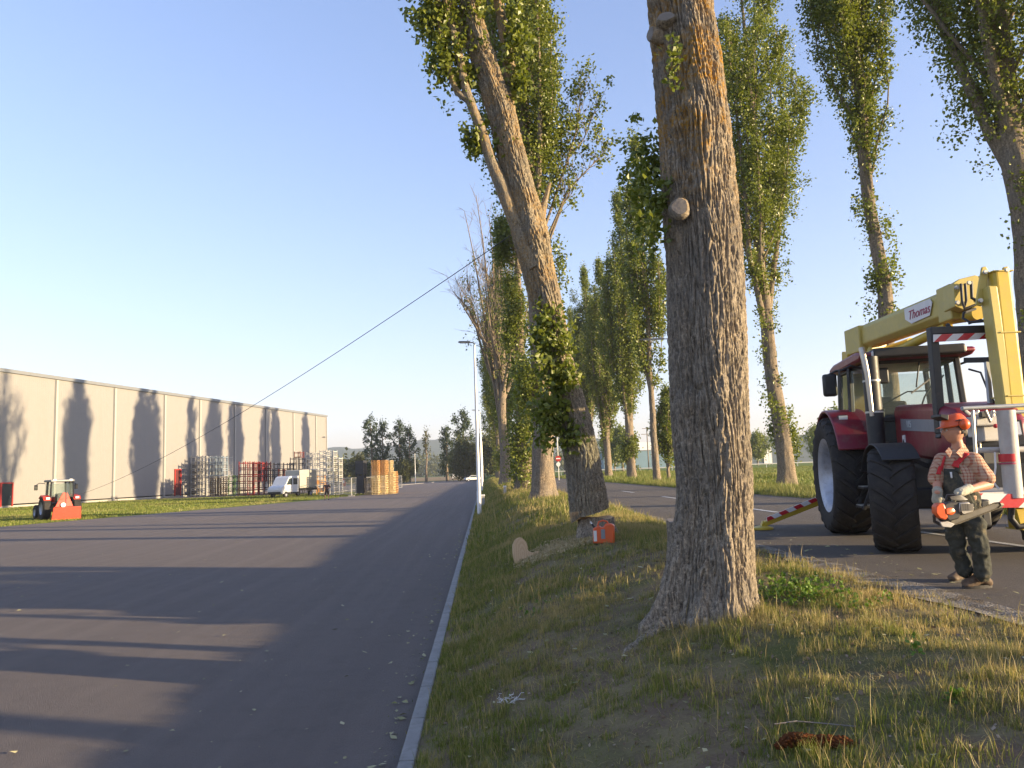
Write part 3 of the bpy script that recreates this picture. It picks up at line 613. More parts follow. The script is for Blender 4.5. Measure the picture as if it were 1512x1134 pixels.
far_tree(OD, 530, 240, .9, 5, 'green bush left of the dark tall trees')
W2 = oak(207, 9.5, 4, 2.2, 260, 26, .4, M_LEAF, 14, .6)
WG = 'trees in the field behind the tractor'
far_tree(W2, 1243, 130, .95, 0, 'round tree showing left of the tractor cab, larger of two', g=WG, z=1.2)
far_tree(W2, 1213, 175, .85, 2, 'smaller round tree left of the tractor above the rear fender', g=WG, z=1.2)
far_tree(W2, 1120, 210, .9, 4, 'small tree showing behind the right edge of the massive trunk', g=WG, z=1.2)
far_tree(W2, 920, 175, 1.0, 1, 'broad tree between poplar trunks left of the massive trunk', g=WG, z=1.2)
far_tree(W2, 908, 200, 1.0, 3, 'bushy tree behind the full leafy poplar', g=WG, z=1.2)
x = P(985, 700, 66).x; bs = poplar(120, 7.5, .6, 1.2, .14, 22, 34, .16, 260, .25, forks=2); plant_tree('young_poplar', bs, (x, 66, tz1(x, 66)), 0, 1.0, 'short bushy young poplar touching the left edge of the massive trunk', 'tree')
# tree line far beyond
rs = np.random.RandomState(8); n = 2600; u = rs.rand(n); C = np.stack([-330+u*520, 640+rs.normal(size=n)*30, 1+rs.rand(n)**1.2*(13+7*n2(u*520, u*0, .02, 3))], 1)
C2 = np.stack([-150+rs.rand(1500)*125, 300+rs.normal(size=1500)*8, .3+rs.rand(1500)*6.5], 1); C2 = C2[(C2[:, 0] < -46)]
tag(child('treeline', leaves(np.concatenate([C, C2]), 14, 1.5, 1.5, 4, 'treeline', M_LEAF_OLIVE), None), kind='stuff')
# ------------------------------------------------------------------ grass
def blades(name, x, y, z, h, w, dry, seed, m, lean=.35):
    rs = np.random.RandomState(seed); N = len(x); a = rs.rand(N)*6.283; b = rs.rand(N)*6.283; l = lean*(.3+1.2*rs.rand(N))*h
    B = np.stack([x, y, z], 1); D = np.stack([np.cos(a), np.sin(a), a*0], 1)*(w/2)[:, None]; Ln = np.stack([np.cos(b), np.sin(b), b*0], 1)*l[:, None]; U = np.array([0, 0, 1.])*h[:, None]
    V = np.stack([B-D, B+D, B+D*.8+U*.55+Ln*.3, B-D*.8+U*.55+Ln*.3, B+U+Ln], 1).reshape(-1, 3)
    k = np.arange(N)[:, None]*5; L = np.concatenate([k, k+1, k+2, k+3, k+3, k+2, k+4], 1).ravel(); S = (np.arange(N)[:, None]*7+np.array([0, 4])).ravel()
    r = np.repeat(rs.rand(N), 2); return fast(name, V, L, S, m, False, {'rnd': r, 'dry': np.repeat(dry, 2)})
def scatter(x0, x1, y0, y1, n, seed, dens):
    rs = np.random.RandomState(seed); x = rs.uniform(x0, x1, n); y = rs.uniform(y0, y1, n); k = rs.rand(n) < dens(x, y); return x[k], y[k]
def gdry(x, y):    # 0 green .. 1 straw
    d = .45+.9*n2(x, y, .55, 31)+.5*n2(x, y, 2.2, 32)
    d = d + .40*np.exp(-((x-3.0)/1.0)**2-((y-4.8)/1.8)**2) - .6*np.exp(-((x-2.9)/.5)**2-((y-7.7)/.9)**2) - .35*np.clip((.6-x)/.8, 0, 1) - .25*np.clip((y-11)/8, 0, 1)
    return np.clip(d, 0, 1)
def gden(x, y):
    d = .30 + 1.1*n2(x, y, 1.2, 33) + .9*n2(x, y, 5., 34) + .9*np.exp(-((x-2.1)**2+(y-7.1)**2)/.35) + .35*np.clip((.5-x)/.6, 0, 1)+.35*np.clip((y-9)/6, 0, 1)
    d *= np.clip((4.15+.25*n2(x, y, 1.1, 35)-x)/.35, 0, 1)
    return np.clip(d, .04, 1)*(x > -.57)
GR = []
def tufted(x0, x1, y0, y1, ntuft, nper, rad, hh, ww, seed, dens=gden, dryf=gdry, tall=.05):
    x, y = scatter(x0, x1, y0, y1, ntuft, seed, dens); rs = np.random.RandomState(seed+1); n = len(x)
    sz = .45+1.1*rs.rand(n)**2; X = np.repeat(x, nper)+rs.normal(size=n*nper)*np.repeat(rad*sz, nper); Y = np.repeat(y, nper)+rs.normal(size=n*nper)*np.repeat(rad*sz, nper)
    H = hh*np.repeat(sz, nper)*(.4+.9*rs.rand(n*nper)); T = rs.rand(n*nper) < tall*.12; H = np.where(T, H*2.1, H)
    dr = np.clip(np.repeat(dryf(x, y)+.25*rs.normal(size=n), nper)+.22*rs.normal(size=n*nper), 0, 1); dr = np.where(T, .85, dr)
    k = X > -.57 if dens is gden else X > -1e9
    return X[k], Y[k], tz(X[k], Y[k])-.01, H[k], np.full(k.sum(), ww)*(.6+.7*rs.rand(k.sum())), dr[k]
def cat(*a): return [np.concatenate([q[i] for q in a]) for i in range(6)]
g1 = tufted(-.57, 4.2, 2.6, 9.5, 11500, 20, .030, .075, .0044, 51, tall=.3)
g1b = tufted(-.57, 4.2, 2.6, 9.5, 9000, 8, .10, .035, .0055, 55, dens=lambda x, y: np.clip(gden(x, y)+.3, 0, 1)*(x < 4.1), tall=0)
g2 = tufted(-.57, 4.2, 9.5, 20, 14000, 12, .06, .085, .008, 52, tall=.3)
g3 = tufted(-.57, 4.2, 20, 60, 15000, 9, .12, .13, .018, 53, tall=.3)
g4 = tufted(-.57, 4.2, 60, 150, 9000, 6, .3, .20, .05, 54)
g = cat(g1, g1b, g2, g3, g4); tag(child('bank_grass', blades('bank_grass', *g, 60, M_GRASS), None), kind='stuff')
fx, fy = scatter(-.4, 4.1, 2.8, 14, 26000, 57, lambda x, y: np.clip(.45+.8*n2(x, y, 1.7, 38), .1, 1)); fr_ = np.random.RandomState(58)
tag(child('dry_litter', blades('dry_litter', fx, fy, tz(fx, fy)+.004, .010+.018*fr_.rand(len(fx)), np.full(len(fx), .0045), np.clip(.75+.2*fr_.normal(size=len(fx)), .4, 1), 59, M_GRASS, 4.0), None), kind='stuff')
# bright weeds at the road side beside the great trunk
rs = np.random.RandomState(77)
# far verge right of the country road
on = lambda x, y: np.clip((x-11.0-.25*n2(x, y, .8, 41))/.3, 0, 1)
vd = lambda x, y: np.clip(.15+.5*n2(x, y, .2, 42), 0, 1)
v1 = tufted(11, 15, 12, 60, 20000, 7, .10, .17, .018, 61, on, vd, .3); v2 = tufted(11, 26, 60, 125, 17000, 6, .25, .25, .045, 62, on, vd); v3 = tufted(15, 60, 22, 125, 17000, 6, .3, .12, .05, 63, on, vd)
tag(child('verge_grass', blades('verge_grass', *cat(v1, v2, v3), 64, M_LAWN), None), kind='stuff')
# lawn in front of the warehouse
def onl(x, y): return ((x-e1.x)*ed.y-(y-e1.y)*ed.x < -.15*(1+n2(x, y, .6, 43)))*1.
ld = lambda x, y: np.clip(.15+.8*n2(x, y, .15, 44)+.4*n2(x, y, 1.2, 45), 0, 1)
l1 = tufted(-60, -13, 38, 112, 52000, 6, .22, .11, .045, 65, onl, ld)
k = ((l1[0]+40)**2 > -1); tag(child('lawn_grass', blades('lawn_grass', *[q[k] for q in l1], 66, M_LAWN), None), kind='stuff')
# broad-leaved weeds
def weeds(cx, cy, r, n, hgt, seed, name='weeds'):
    rs = np.random.RandomState(seed); x = cx+rs.normal(size=n)*r; y = cy+rs.normal(size=n)*r; z = tz(x, y)+rs.rand(n)*hgt; return np.stack([x, y, z], 1)
wc = np.concatenate([weeds(2.95, 7.7, .26, 120, .16, 1), weeds(3.2, 7.2, .2, 50, .12, 2), weeds(2.5, 4.3, .02, 4, .07, 3), weeds(3.0, 4.3, .02, 5, .08, 5), weeds(2.8, 5.2, .02, 4, .08, 6), weeds(.6, 10, .3, 14, .05, 7)])
tag(child('weeds', leaves(wc, 7, .02, .032, 12, 'weeds', leaf_mat('fresh weeds', (.08, .15, .015), (.16, .26, .04))), None), kind='stuff')
# fallen leaves on asphalt and grass
rs = np.random.RandomState(91); n = 520; y = 5+26*rs.rand(n)**1.1; x = -.80-rs.rand(n)**2.2*12; x[:100] = -.78-np.abs(rs.normal(size=100))*.09; y[:100] = 5+22*rs.rand(100)
c1 = np.stack([x, y, np.full(n, .012)], 1); n = 260; x = rs.uniform(-.3, 4, n); y = rs.uniform(3.5, 13, n); c2 = np.stack([x, y, tz(x, y)+.03], 1)
n = 160; x = rs.uniform(3.9, 5.2, n); y = rs.uniform(4, 14, n); c3 = np.stack([x, y, np.maximum(tz(x, y), .85)+.015], 1)
C = np.concatenate([c1, c2, c3]); N = len(C); a = rs.rand(N)*6.28; s = .014+.032*rs.rand(N)**2.5; d = np.stack([np.cos(a), np.sin(a), a*0], 1)*s[:, None]; p = np.stack([-np.sin(a), np.cos(a), a*0], 1)*s[:, None]*.65
up = lambda k: np.stack([a*0, a*0, rs.rand(N)*s*k], 1)
V = np.stack([C-d+up(.2), C+p+up(.6), C+d+up(.7), C-p+up(.5)], 1).reshape(-1, 3)
M_LITTER = leaf_mat('fallen leaf', (.20, .20, .07), (.48, .44, .26), tr=.1)
tag(child('fallen_leaves', quads('fallen_leaves', V, np.arange(N*4).reshape(N, 4), M_LITTER, False, {'rnd': rs.rand(N)}), None), kind='stuff')
rs = np.random.RandomState(97); n = 1500; x = rs.uniform(-.4, 4.1, n); y = 2.9+9*rs.rand(n)**1.3; C = np.stack([x, y, tz(x, y)+.008], 1)
db = leaves(C, 1, .004, .026, 98, 'bark_debris', leaf_mat('brown debris', (.10, .05, .03), (.36, .28, .20), tr=.0), .3); tag(child('bark_debris', db, None), kind='stuff')
# rotten reddish bark and twine in the grass
M_ROT = pm('rotten wood', (.13, .05, .022), 1.0, 0, .38, 30, 1., 90, .0, dirt=(.05, .03, .02))
b = GT(1205, 1108); V, F, _ = trunk_surface([(-.20, .02, 0), (-.12, .03, .03), (0, 0, .035), (.12, -.02, .02), (.22, -.03, 0)], [.008, .030, .018, .032, .008], 60, .006, .030, 71, None, 60, 45, 0, .9)
ro = child('rotten_branch', quads('rotten_branch', V, F, M_ROT, True), None); ro.location = (b.x, b.y, tz1(b.x, b.y)+.015); tag(ro, 'crumbling reddish rotten branch in the grass at the bottom edge', 'branch')
b = GT(1145, 1092); tw = MB(); tw.tube([(0, 0, .01), (.12, .0, .02), (.25, -.03, .012), (.40, -.10, .01)], .004, 5)
o = tw.obj('twig', M_CUT_GREY, None, True); o.location = (b.x, b.y, tz1(b.x, b.y)+.07); tag(o, 'thin bare twig lying over the reddish rotten branch', 'twig')
b = GT(750, 1042); tw = MB(); rs = random.Random(8)
for k in range(16):
    p = Vector((rs.uniform(-.06, .06), rs.uniform(-.05, .05), 0)); q = [p]
    for j in range(4): p = p+Vector((rs.uniform(-.04, .04), rs.uniform(-.03, .03), rs.uniform(0, .03)-.004*j)); q.append(p)
    tw.tube(q, .0018, 4)
M_WHITE = pm('white plastic', (.72, .72, .72), .5, 0, .04)
o = tw.obj('twine_bundle', M_WHITE, None, True); o.location = (b.x, b.y, tz1(b.x, b.y)+.03); tag(o, 'tangled pale twine lying in the grass near the kerb', 'twine')
# ------------------------------------------------------------------ warehouse on the left
A = G(0, 751); A = Vector((A.x, A.y, 0)); wd_ = Vector((math.sin(R(13.55)), math.cos(R(13.55)), 0)); wn_ = Vector((wd_.y, -wd_.x, 0))   # normal to the yard
def wall_s(px):   # distance along the wall where a pixel column meets it
    d = ray(px, 700); d = Vector((d.x, d.y, 0)); # A + s*wd = t*d
    det = wd_.x*(-d.y) - wd_.y*(-d.x); s = ((-A.x)*(-d.y) - (-A.y)*(-d.x))/det; return s
HB = CAMZ + (P(0, 547, A.y).z - CAMZ)
print('warehouse A', A, 'H', HB, 'S end', wall_s(482.6), 'top end', P(482.6, 614, (A+wd_*wall_s(482.6)).y).z)
SE = wall_s(482.6); S0 = -45
rt = math.atan2(wd_.y, wd_.x)
wh = empty('warehouse', A + wd_*S0, rt, 'long cream metal-clad warehouse along the lawn, tree shadows on its wall', 'warehouse')
Lw = SE - S0     # local x along the wall, local -y faces the yard
t = NT('cream cladding'); f = t.noise(1.5, 4, .6); c = t.mix(f, (.240, .230, .225), (.275, .265, .258)); st = t.noise(1, 4, .6, t.sc((1.2, 1, .06))); c = t.mix(t.math('MULTIPLY', t.ramp(st, [(.5, 0.), (.75, 1.)]), .25), c, (.235, .218, .19))
sp_ = t.n('SeparateXYZ'); t.l(t.co(), sp_.inputs[0]); pp_ = t.math('PINGPONG', sp_.outputs[0], .15); hz_ = t.math('PINGPONG', sp_.outputs[2], .5)
nb = t.bump(t.math('GREATER_THAN', pp_, .075), .35, .02); M_CLAD = t.fin(c, .5, nb, spec=.3)
M_TRIM = pm('grey trim', (.22, .23, .24), .5, .3, .08, 3); M_PIL = pm('light trim', (.36, .345, .32), .5, 0, .05, 3)
M_ROOF = pm('roof sheet', (.30, .31, .32), .6, .2, .1, 2); M_PLINTH = pm('plinth', (.36, .34, .30), .85, 0, .15, 2)
MB().box((Lw/2, 40, HB/2+.2), (Lw, 80, HB-.5)).obj('wall', M_CLAD, wh)
MB().box((Lw/2, 40, .12), (Lw+.1, 80.1, .35)).obj('plinth', M_PLINTH, wh)
rf = MB().box((Lw/2, 40, HB), (Lw+.3, 80.3, .16)).obj('roof', M_ROOF, wh)
MB().box((Lw/2, -.13, HB-.02), (Lw+.4, .22, .42)).obj('gutter', M_TRIM, wh)
for px in (-40, 80, 167.5, 242, 294.6, 346.5, 392.8, 433.5, 466.9):
    s = wall_s(px)-S0; MB().box((s, -.09, HB/2-.1), (.34, .16, HB-.45)).obj('pilaster', M_PIL, wh, bevel=.02)
    MB().box((s-.24, -.04, HB/2-.1), (.10, .06, HB-.45)).obj('joint_strip', M_TRIM, wh)
MB().box((Lw-.1, -.09, HB/2-.1), (.22, .16, HB-.45)).obj('pilaster', M_PIL, wh)
M_RED = pm('red paint', (.42, .03, .02), .45, 0, .08, 5); M_DARKDOOR = pm('dark red door', (.10, .02, .02), .5, 0, .15, 3); M_GLASSD = pm('dark glass', (.03, .04, .045), .15, 0, .1, 1)
for px0, px1, ht, mm in ((1, 18, 2.15*1.17, M_GLASSD), (257.5, 266, 4.6*.85, M_DARKDOOR)):
    s0 = wall_s(px0)-S0; s1 = wall_s(px1)-S0
    d = MB().box(((s0+s1)/2, -.06, .3+ht/2), (s1-s0, .10, ht)).obj('door', mm, wh)
    fr = MB(); 
    for sx in (s0, s1): fr.box((sx, -.10, .3+ht/2), (.16, .16, ht+.2))
    fr.box(((s0+s1)/2, -.10, .3+ht+.08), (s1-s0+.15, .155, .16)); fr.obj('door_frame', M_RED, d)
    MB().box((s1-.3, -.14, 1.3), (.05, .06, .2)).obj('handle', M_TRIM, d)
s = wall_s(478)-S0; MB().box((s, -.5, CAMZ+9.1), (1.6, .25, .12)).box((s, -.2, CAMZ+9.1), (.08, .5, .08)).obj('wall_lamp', M_TRIM, wh)

# stacked cage pallets, each cage a thing
def cage_mesh(name, m, w=1.25, d=1.0, h=.95, mesh=True):
    mb = MB(); p = .09
    for x in (-w/2+p/2, w/2-p/2):
        for y in (-d/2+p/2, d/2-p/2): mb.box((x, y, h/2), (p, p, h-.01))
    for z in (.10, h-.22):
        for y in (-d/2+p/2, d/2-p/2): mb.box((0, y, z), (w-2*p, p*.7, .10))
        for x in (-w/2+p/2, w/2-p/2): mb.box((x, 0, z), (p*.7, d-2*p, .10))
    mb.box((0, 0, .145), (w-2*p-.02, d-2*p-.02, .03))
    if mesh:
        for k in range(4): mb.box((-w/2+.25+k*.25, -d/2+.03, h*.42), (.03, .02, h*.45))
        mb.box((0, -d/2+.03, h*.42), (w-.2, .018, .03))
    me = bpy.data.meshes.new(name); me.from_pydata(mb.V, [], mb.F); me.materials.append(m); return me
CM = {k: pm(k+' paint', c, .55, mt, .15, 4, dirt=(.12, .08, .05)) for k, c, mt in (('galvanised', (.42, .42, .40), .2), ('blue grey', (.22, .28, .34), .1), ('red', (.34, .03, .025), 0), ('dark red', (.16, .03, .025), 0), ('black', (.05, .05, .06), 0), ('white', (.50, .50, .48), 0), ('green', (.12, .24, .06), 0))}
CAGE = {k: cage_mesh('cage_pallet', m) for k, m in CM.items()}
def cage_stack(px, py, n, kind, z0=0, Y=None, rows=1, dz=.87, sc=1.):
    b = G(px, py); a = rt
    if Y: b = P(px, py, Y); b.z = 0
    for i in range(n):
        o = bpy.data.objects.new('cage_pallet', CAGE[kind]); COL.objects.link(o); o.location = (b.x, b.y, z0+i*dz); o.rotation_euler = (0, 0, a+R((i*37) % 5-2)*.5); o.scale = (sc, sc, sc)
        tag(o, CLAB[kind], 'cage pallet', CGRP[kind])
CLAB = {'galvanised': 'galvanised cage pallet in the tall grey stacks against the warehouse wall', 'blue grey': 'blue-grey cage pallet stacked on brown crates by the warehouse', 'red': 'bright red cage pallet in the red stack by the warehouse', 'dark red': 'brown-red cage pallet stacked left of the van', 'black': 'black cage pallet stacked behind the van', 'white': 'white cage pallet in the pale stacks behind the standing man', 'green': 'green cage pallet with white sacks between grey and red stacks'}
CGRP = {k: k+' cage pallets stacked by the warehouse' for k in CLAB}
D1 = 101
def st(px, n, kind, z0=0, D=D1):
    s_ = float(np.interp(px, [290, 380, 480, 500], [1.22, 1.10, .92, .88])); cage_stack(px, 730, n, kind, z0*s_, 128-(px-290)*.15+(D-101), dz=.87*s_, sc=s_)
for px, n in ((290.5, 6), (304, 6)): st(px, n, 'galvanised', D=101)
for px in (297, 311, 322): st(px, 6, 'galvanised', D=104)
for px in (318, 327.5): st(px, 3, 'blue grey', 2.55, D=101.5)
st(335, 6, 'galvanised', D=105)
st(346, 3, 'green', D=103); st(352, 3, 'black', D=104)
for px in (361,): st(px, 2, 'dark red'); st(px, 3, 'red', 1.75)
st(374, 5, 'red', .0, 101.5); st(386, 3, 'red', 1.75, 103); st(392, 3, 'dark red', 1.75, 104.5); st(382, 5, 'dark red', 0, 104)
for px in (398, 412, 426): st(px, 5, 'black', 0, 108)
st(404, 4, 'black', 0, 106); st(419, 4, 'dark red', 0, 107)
for px in (436, 448): st(px, 6, 'black', 0, 111)
st(442, 1, 'dark red', 5.25, 111)
for px in (460, 471): st(px, 7, 'galvanised', 0, 112)
for px, D, n in ((480, 101, 7), (491, 101.5, 7), (485, 108, 7), (499, 103, 6)): st(px, n, 'white', .0, D)
# brown slatted crates
M_WOODB = pm('weathered wood', (.13, .09, .055), .85, 0, .2, 5, .3, 60, .2); M_WOODO = pm('fresh pallet wood', (.56, .31, .12), .8, 0, .18, 5, .3, 60, .25); M_WOODY = pm('pale pallet wood', (.68, .52, .28), .8, 0, .15, 5, .3, 60, .25); M_WOODG = pm('grey pallet wood', (.16, .14, .12), .85, 0, .2, 5, .3, 60, .2)
def pallet_mesh(m):
    mb = MB()
    for k in range(5): mb.box((0, -.35+k*.175, .120), (1.2, .12, .022))
    for x in (-.55, 0, .55): mb.box((x, 0, .111), (.12, .8, .022)); mb.box((x, 0, .011), (.12, .8, .022))
    for x in (-.55, 0, .55):
        for y in (-.35, 0, .35): mb.box((x, y, .0665), (.09, .07, .089))
    me = bpy.data.meshes.new('wooden_pallet'); me.from_pydata(mb.V, [], mb.F); me.materials.append(m); return me
PM_ = {k: pallet_mesh(m) for k, m in (('brown', M_WOODB), ('orange', M_WOODO), ('pale', M_WOODY), ('grey', M_WOODG))}
def pstack(px, D, z0, n, kind, lab, grp, sc=(1, 1, 1), dz=.146):
    b = P(px, 720, D); rs = random.Random(px)
    for i in range(n):
        o = bpy.data.objects.new('wooden_pallet', PM_[kind]); COL.objects.link(o); o.location = (b.x+rs.uniform(-.03, .03), b.y, z0+i*dz*sc[2]); o.rotation_euler = (0, 0, rt+R(rs.uniform(-2, 2))); o.scale = sc; tag(o, lab, 'pallet', grp)
pstack(318, 123, 0, 9, 'brown', 'weathered brown pallet under the blue-grey cages by the warehouse', 'brown pallets by the warehouse', (1.2, 1.2, 2.1))
pstack(330, 122, 0, 9, 'brown', 'weathered brown pallet under the blue-grey cages by the warehouse', 'brown pallets by the warehouse', (1.2, 1.2, 2.1))
DY = 92
OL = 'orange wooden pallet on top of the pale pallets in the fenced yard'; PL = 'pale wooden pallet at the bottom of the tall stack in the fenced yard'; GL = 'grey weathered pallet stacked inside the mesh fence'
for px, D in ((556, DY), (567, DY+.4), (574.5, DY+3)):
    pstack(px, D, 0, 8, 'pale', PL, 'pale pallets in the yard', (.85, 1, 1.9)); pstack(px, D, 8*.146*1.9, 8, 'orange' if px < 570 else 'pale', OL if px < 570 else PL, 'orange pallets in the yard' if px < 570 else 'pale pallets in the yard', (.85, 1, 1.5))
for px, D in ((578, DY+1), (582, DY+4)): pstack(px, D, 0, 9, 'orange' if px > 580 else 'pale', 'pallet of the short stack right of the tallest one' , 'pallets of the short stack', (.6, 1, 2.0))
for px, D in ((545, DY), (551, DY+1.5)): pstack(px, D, 0, 7, 'grey', GL, 'grey pallets behind the mesh fence', (.75, 1, 1.9))
# dark container crates
M_DARK = pm('dark plastic', (.03, .032, .04), .6, 0, .15, 5)
for i, (px, D, z0, w, h) in enumerate(((533.5, DY+1, 2.35, 1.1, 1.7), (533, DY+1, 0.15, .95, 2.15))):
    b = P(px, 720, D); mb = MB(); mb.box((0, 0, h/2), (w, 1, h-.1))
    for k in range(5): mb.box((0, -.52, .15+k*(h-.3)/4), (w+.04, .05, .07))
    for sx in (-.4, .4):
        for sy in (-.4, .4): mb.box((sx*w, sy, -.03), (.12, .12, .16))
    o = mb.obj('plastic_crate', M_DARK, None); o.location = (b.x, b.y, z0 + .02); o.rotation_euler = (0, 0, rt); tag(o, ['black plastic crate topmost left of the orange pallets', 'dark crate underneath the black one, inside the mesh fence'][i], 'crate', )
# mesh fence
M_STEEL = pm('galvanised steel', (.50, .50, .47), .45, .5, .1, 8)
fpx = [(519, 733), (536.5, 729), (554, 727.5), (575, 725), (593.5, 721)]
fpts = [G(a, b) for a, b in fpx]
fpts = [Vector((p.x, p.y, 0)) for p in fpts]
FN = ['first from the left, in front of the dark crates', 'in front of the grey pallets', 'in front of the pale pallets', 'at the right end, beside the shortest pallet stack', 'left of the dark crates, beside the standing man']
segs = list(zip(fpts[:-1], fpts[1:])) + [(G(500, 731), fpts[0])]
for i, (a, b) in enumerate(segs):
    r_ = empty('fence_panel', a, 0, 'galvanised mesh fence panel '+FN[i], 'fence', 'mesh fence panels round the pallets'); d = b-a; d.z = 0; Lf = d.length; d.normalize()
    fr = MB()
    for s in (0.05, Lf-.05): fr.tube([d*s+Vector((0, 0, .08)), d*s+Vector((0, 0, 2.05))], .035, 8)
    for z in (.2, 2.03): fr.tube([d*.05+Vector((0, 0, z)), d*(Lf-.05)+Vector((0, 0, z))], .03, 8)
    fr.obj('frame', M_STEEL, r_, True)
    ms = MB()
    for k in range(1, int(Lf/.12)): ms.tube([d*(k*.12)+Vector((0, 0, .2)), d*(k*.12)+Vector((0, 0, 2.03))], .0035, 3)
    for k in range(1, 8): ms.tube([d*.05+Vector((0, 0, .2+k*.23)), d*(Lf-.05)+Vector((0, 0, .2+k*.23))], .0035, 3)
    ms.obj('mesh_infill', M_STEEL, r_); MB().box(tuple(d*.05+Vector((0, 0, .06))), (.7, .25, .13)).obj('foot', M_CONC, r_)
# red cabinets and a red hydrant post at the warehouse
b = G(272.5, 733); hp = empty('hydrant_post', (b.x, b.y, 0), 0, 'red hydrant post with pale pipe beside the dark warehouse door', 'hydrant')
MB().tube([(0, 0, -.05), (0, 0, 1.5), (0, 0, 1.7)], [.28, .28, .15], 12).obj('body', M_RED, hp, True); MB().tube([(.05, 0, 1.6), (.05, 0, 3.4)], .12, 8).obj('pipe', M_PIL, hp, True)
# signs near the far yard
for px, py, lab in ((507.5, 712, 'red and white figure-shaped sign behind the mesh fence'),):
    b = G(px, 722); s_ = empty('road_sign', (b.x, b.y, 0), 0, lab, 'sign'); MB().tube([(0, 0, -.05), (0, 0, 1.9)], .05, 8).obj('post', M_STEEL, s_)
    MB().prism([(-.35, .5), (.35, .5), (.4, 1.2), (.2, 1.5), (.15, 1.9), (-.15, 1.9), (-.2, 1.5), (-.4, 1.2)], -.12, -.06).obj('panel', M_RED, s_); MB().box((0, -.14, 1.3), (.35, .03, .5)).obj('symbol', M_WHITE, s_)

# ------------------------------------------------------------------ street lamps
M_POLE = pm('lamp pole', (.60, .60, .59), .4, .3, .05, 6); M_LAMPH = pm('lamp head', (.16, .17, .18), .4, .4, .05, 6)
def street_lamp(x, y, h=8.1, label='', g='lamp posts along the kerb', arm=-.75, rz=0, z=0.06):
    e = empty('street_lamp', (x, y, z), rz, label, 'street lamp', g)
    MB().tube([(0, 0, -.1), (0, 0, 1.2), (0, 0, 1.22), (0, 0, h*.55), (0, 0, h)], [.105, .10, .085, .07, .05], 14).obj('pole', M_POLE, e, True)
    MB().tube([(0, 0, h-.05), (0, 0, h+.05), (-.06 if arm < 0 else .06, 0, h+.12), (arm*.4, 0, h+.13)], .03, 8).obj('bracket', M_LAMPH, e, True)
    hd = MB().prism([(arm*.25, h+.10), (arm, h+.14), (arm*1.02, h+.17), (arm*.9, h+.20), (arm*.25, h+.19)], -.11, .11).obj('lamp_head', M_LAMPH, e, bevel=.01)
    MB().box((arm*.65, 0, h+.112), (abs(arm)*.5, .16, .02), Matrix.Rotation(0, 4, 'Y')).obj('lens', M_WHITE, hd)
    MB().box((0, .105, .9), (.10, .012, .35)).obj('hatch', M_POLE, e)
    return e
for y, lab in ((36.6, 'tall white lamp post at the kerb, nearest of the line'), (77.5, 'second white lamp post along the kerb'), (114, 'third white lamp post along the kerb'), (152, 'fourth and farthest white lamp post along the kerb')):
    street_lamp(-.28, y, label=lab)
# small posts by the bank
def post(px, py, Y, w, h, label, cat='bollard'):
    b = P(px, py, Y); z = tz1(b.x, b.y); e = empty('bollard', (b.x, b.y, z), 0, label, cat)
    MB().box((0, 0, h/2-.1), (w, w*.8, h+.2)).obj('body', M_PIL, e, bevel=.03); MB().box((0, 0, h+.04), (w*1.12, w*.92, .08)).obj('cap', M_WHITE, e, bevel=.02)
post(711.5, 750, 44, .34, .62, 'white junction box on the bank just right of the nearest lamp post', 'junction box')
post(746, 735, 46, .17, .42, 'small white marker post on the bank left of the leafy broken trunk')
post(708, 722, 88, .40, .8, 'far white junction box beside the second lamp post', 'junction box')
# lamp over the far side of the country road
bx = P(1000, 700, 45); sl_ = street_lamp(bx.x+.2, 45, 8.6, 'lamp arm reaching out left from behind the massive trunk', None, -1.9, R(-12), .85)
# round road sign behind the leaning trunk
b = P(825, 700, 95); s_ = empty('road_sign', (b.x, b.y, .85), 0, 'round red and white sign on a tall post between the straight and leaning trunks', 'sign')
MB().tube([(0, 0, -.1), (0, 0, 6.6)], .05, 8).obj('post', M_STEEL, s_); MB().lathe([(0, -.07), (.34, -.07), (.36, -.05), (.34, -.03), (0, -.03)], 24, Matrix.Translation((0, 0, 2.6))).obj('disc', M_RED, s_); MB().box((0, -.085, 2.6), (.5, .02, .13)).obj('bar', M_WHITE, s_); MB().lathe([(0, -.07), (.26, -.07), (.26, -.04), (0, -.04)], 20, Matrix.Translation((0, 0, 1.9))).obj('lower_disc', M_WHITE, s_)

# ------------------------------------------------------------------ buildings on the right
M_BLUE = pm('blue grey cladding', (.085, .115, .15), .6, .1, .08, .3); M_BLUEL = pm('light blue cladding', (.16, .25, .31), .6, .1, .08, .3); M_WWALL = pm('white cladding', (.70, .70, .68), .6, 0, .04, .5)
g0 = P(985, 683, 300); bl = empty('factory_building', (g0.x, 300, 1.0), R(2), 'long dark blue-grey factory hall on the horizon right of the massive trunk', 'building')
MB().box((75, 20, 5.4), (150, 40, 11.0)).obj('wall', M_BLUE, bl); MB().box((75, 20, 11.0), (150.6, 40.6, .35)).obj('roof', M_TRIM, bl)
MB().box((40, -.15, 3.6), (3.2, .25, 7.0)).obj('panel', M_WWALL, bl, bevel=.02)
for k in range(4): MB().box((26.5, -.15, 1.6+k*1.6), (5, .2, .25)).obj('window_strip', M_WWALL, bl)
MB().tube([(38, 8, 10.8), (38, 8, 12.6)], .8, 10).tube([(88, 12, 10.8), (88, 12, 13.4)], .5, 10).obj('chimney', M_TRIM, bl)
g0 = P(905, 690, 260); b2 = empty('factory_building', (g0.x, 260, 1.0), R(2), 'low light blue hall with white block on its roof, left of the massive trunk', 'building')
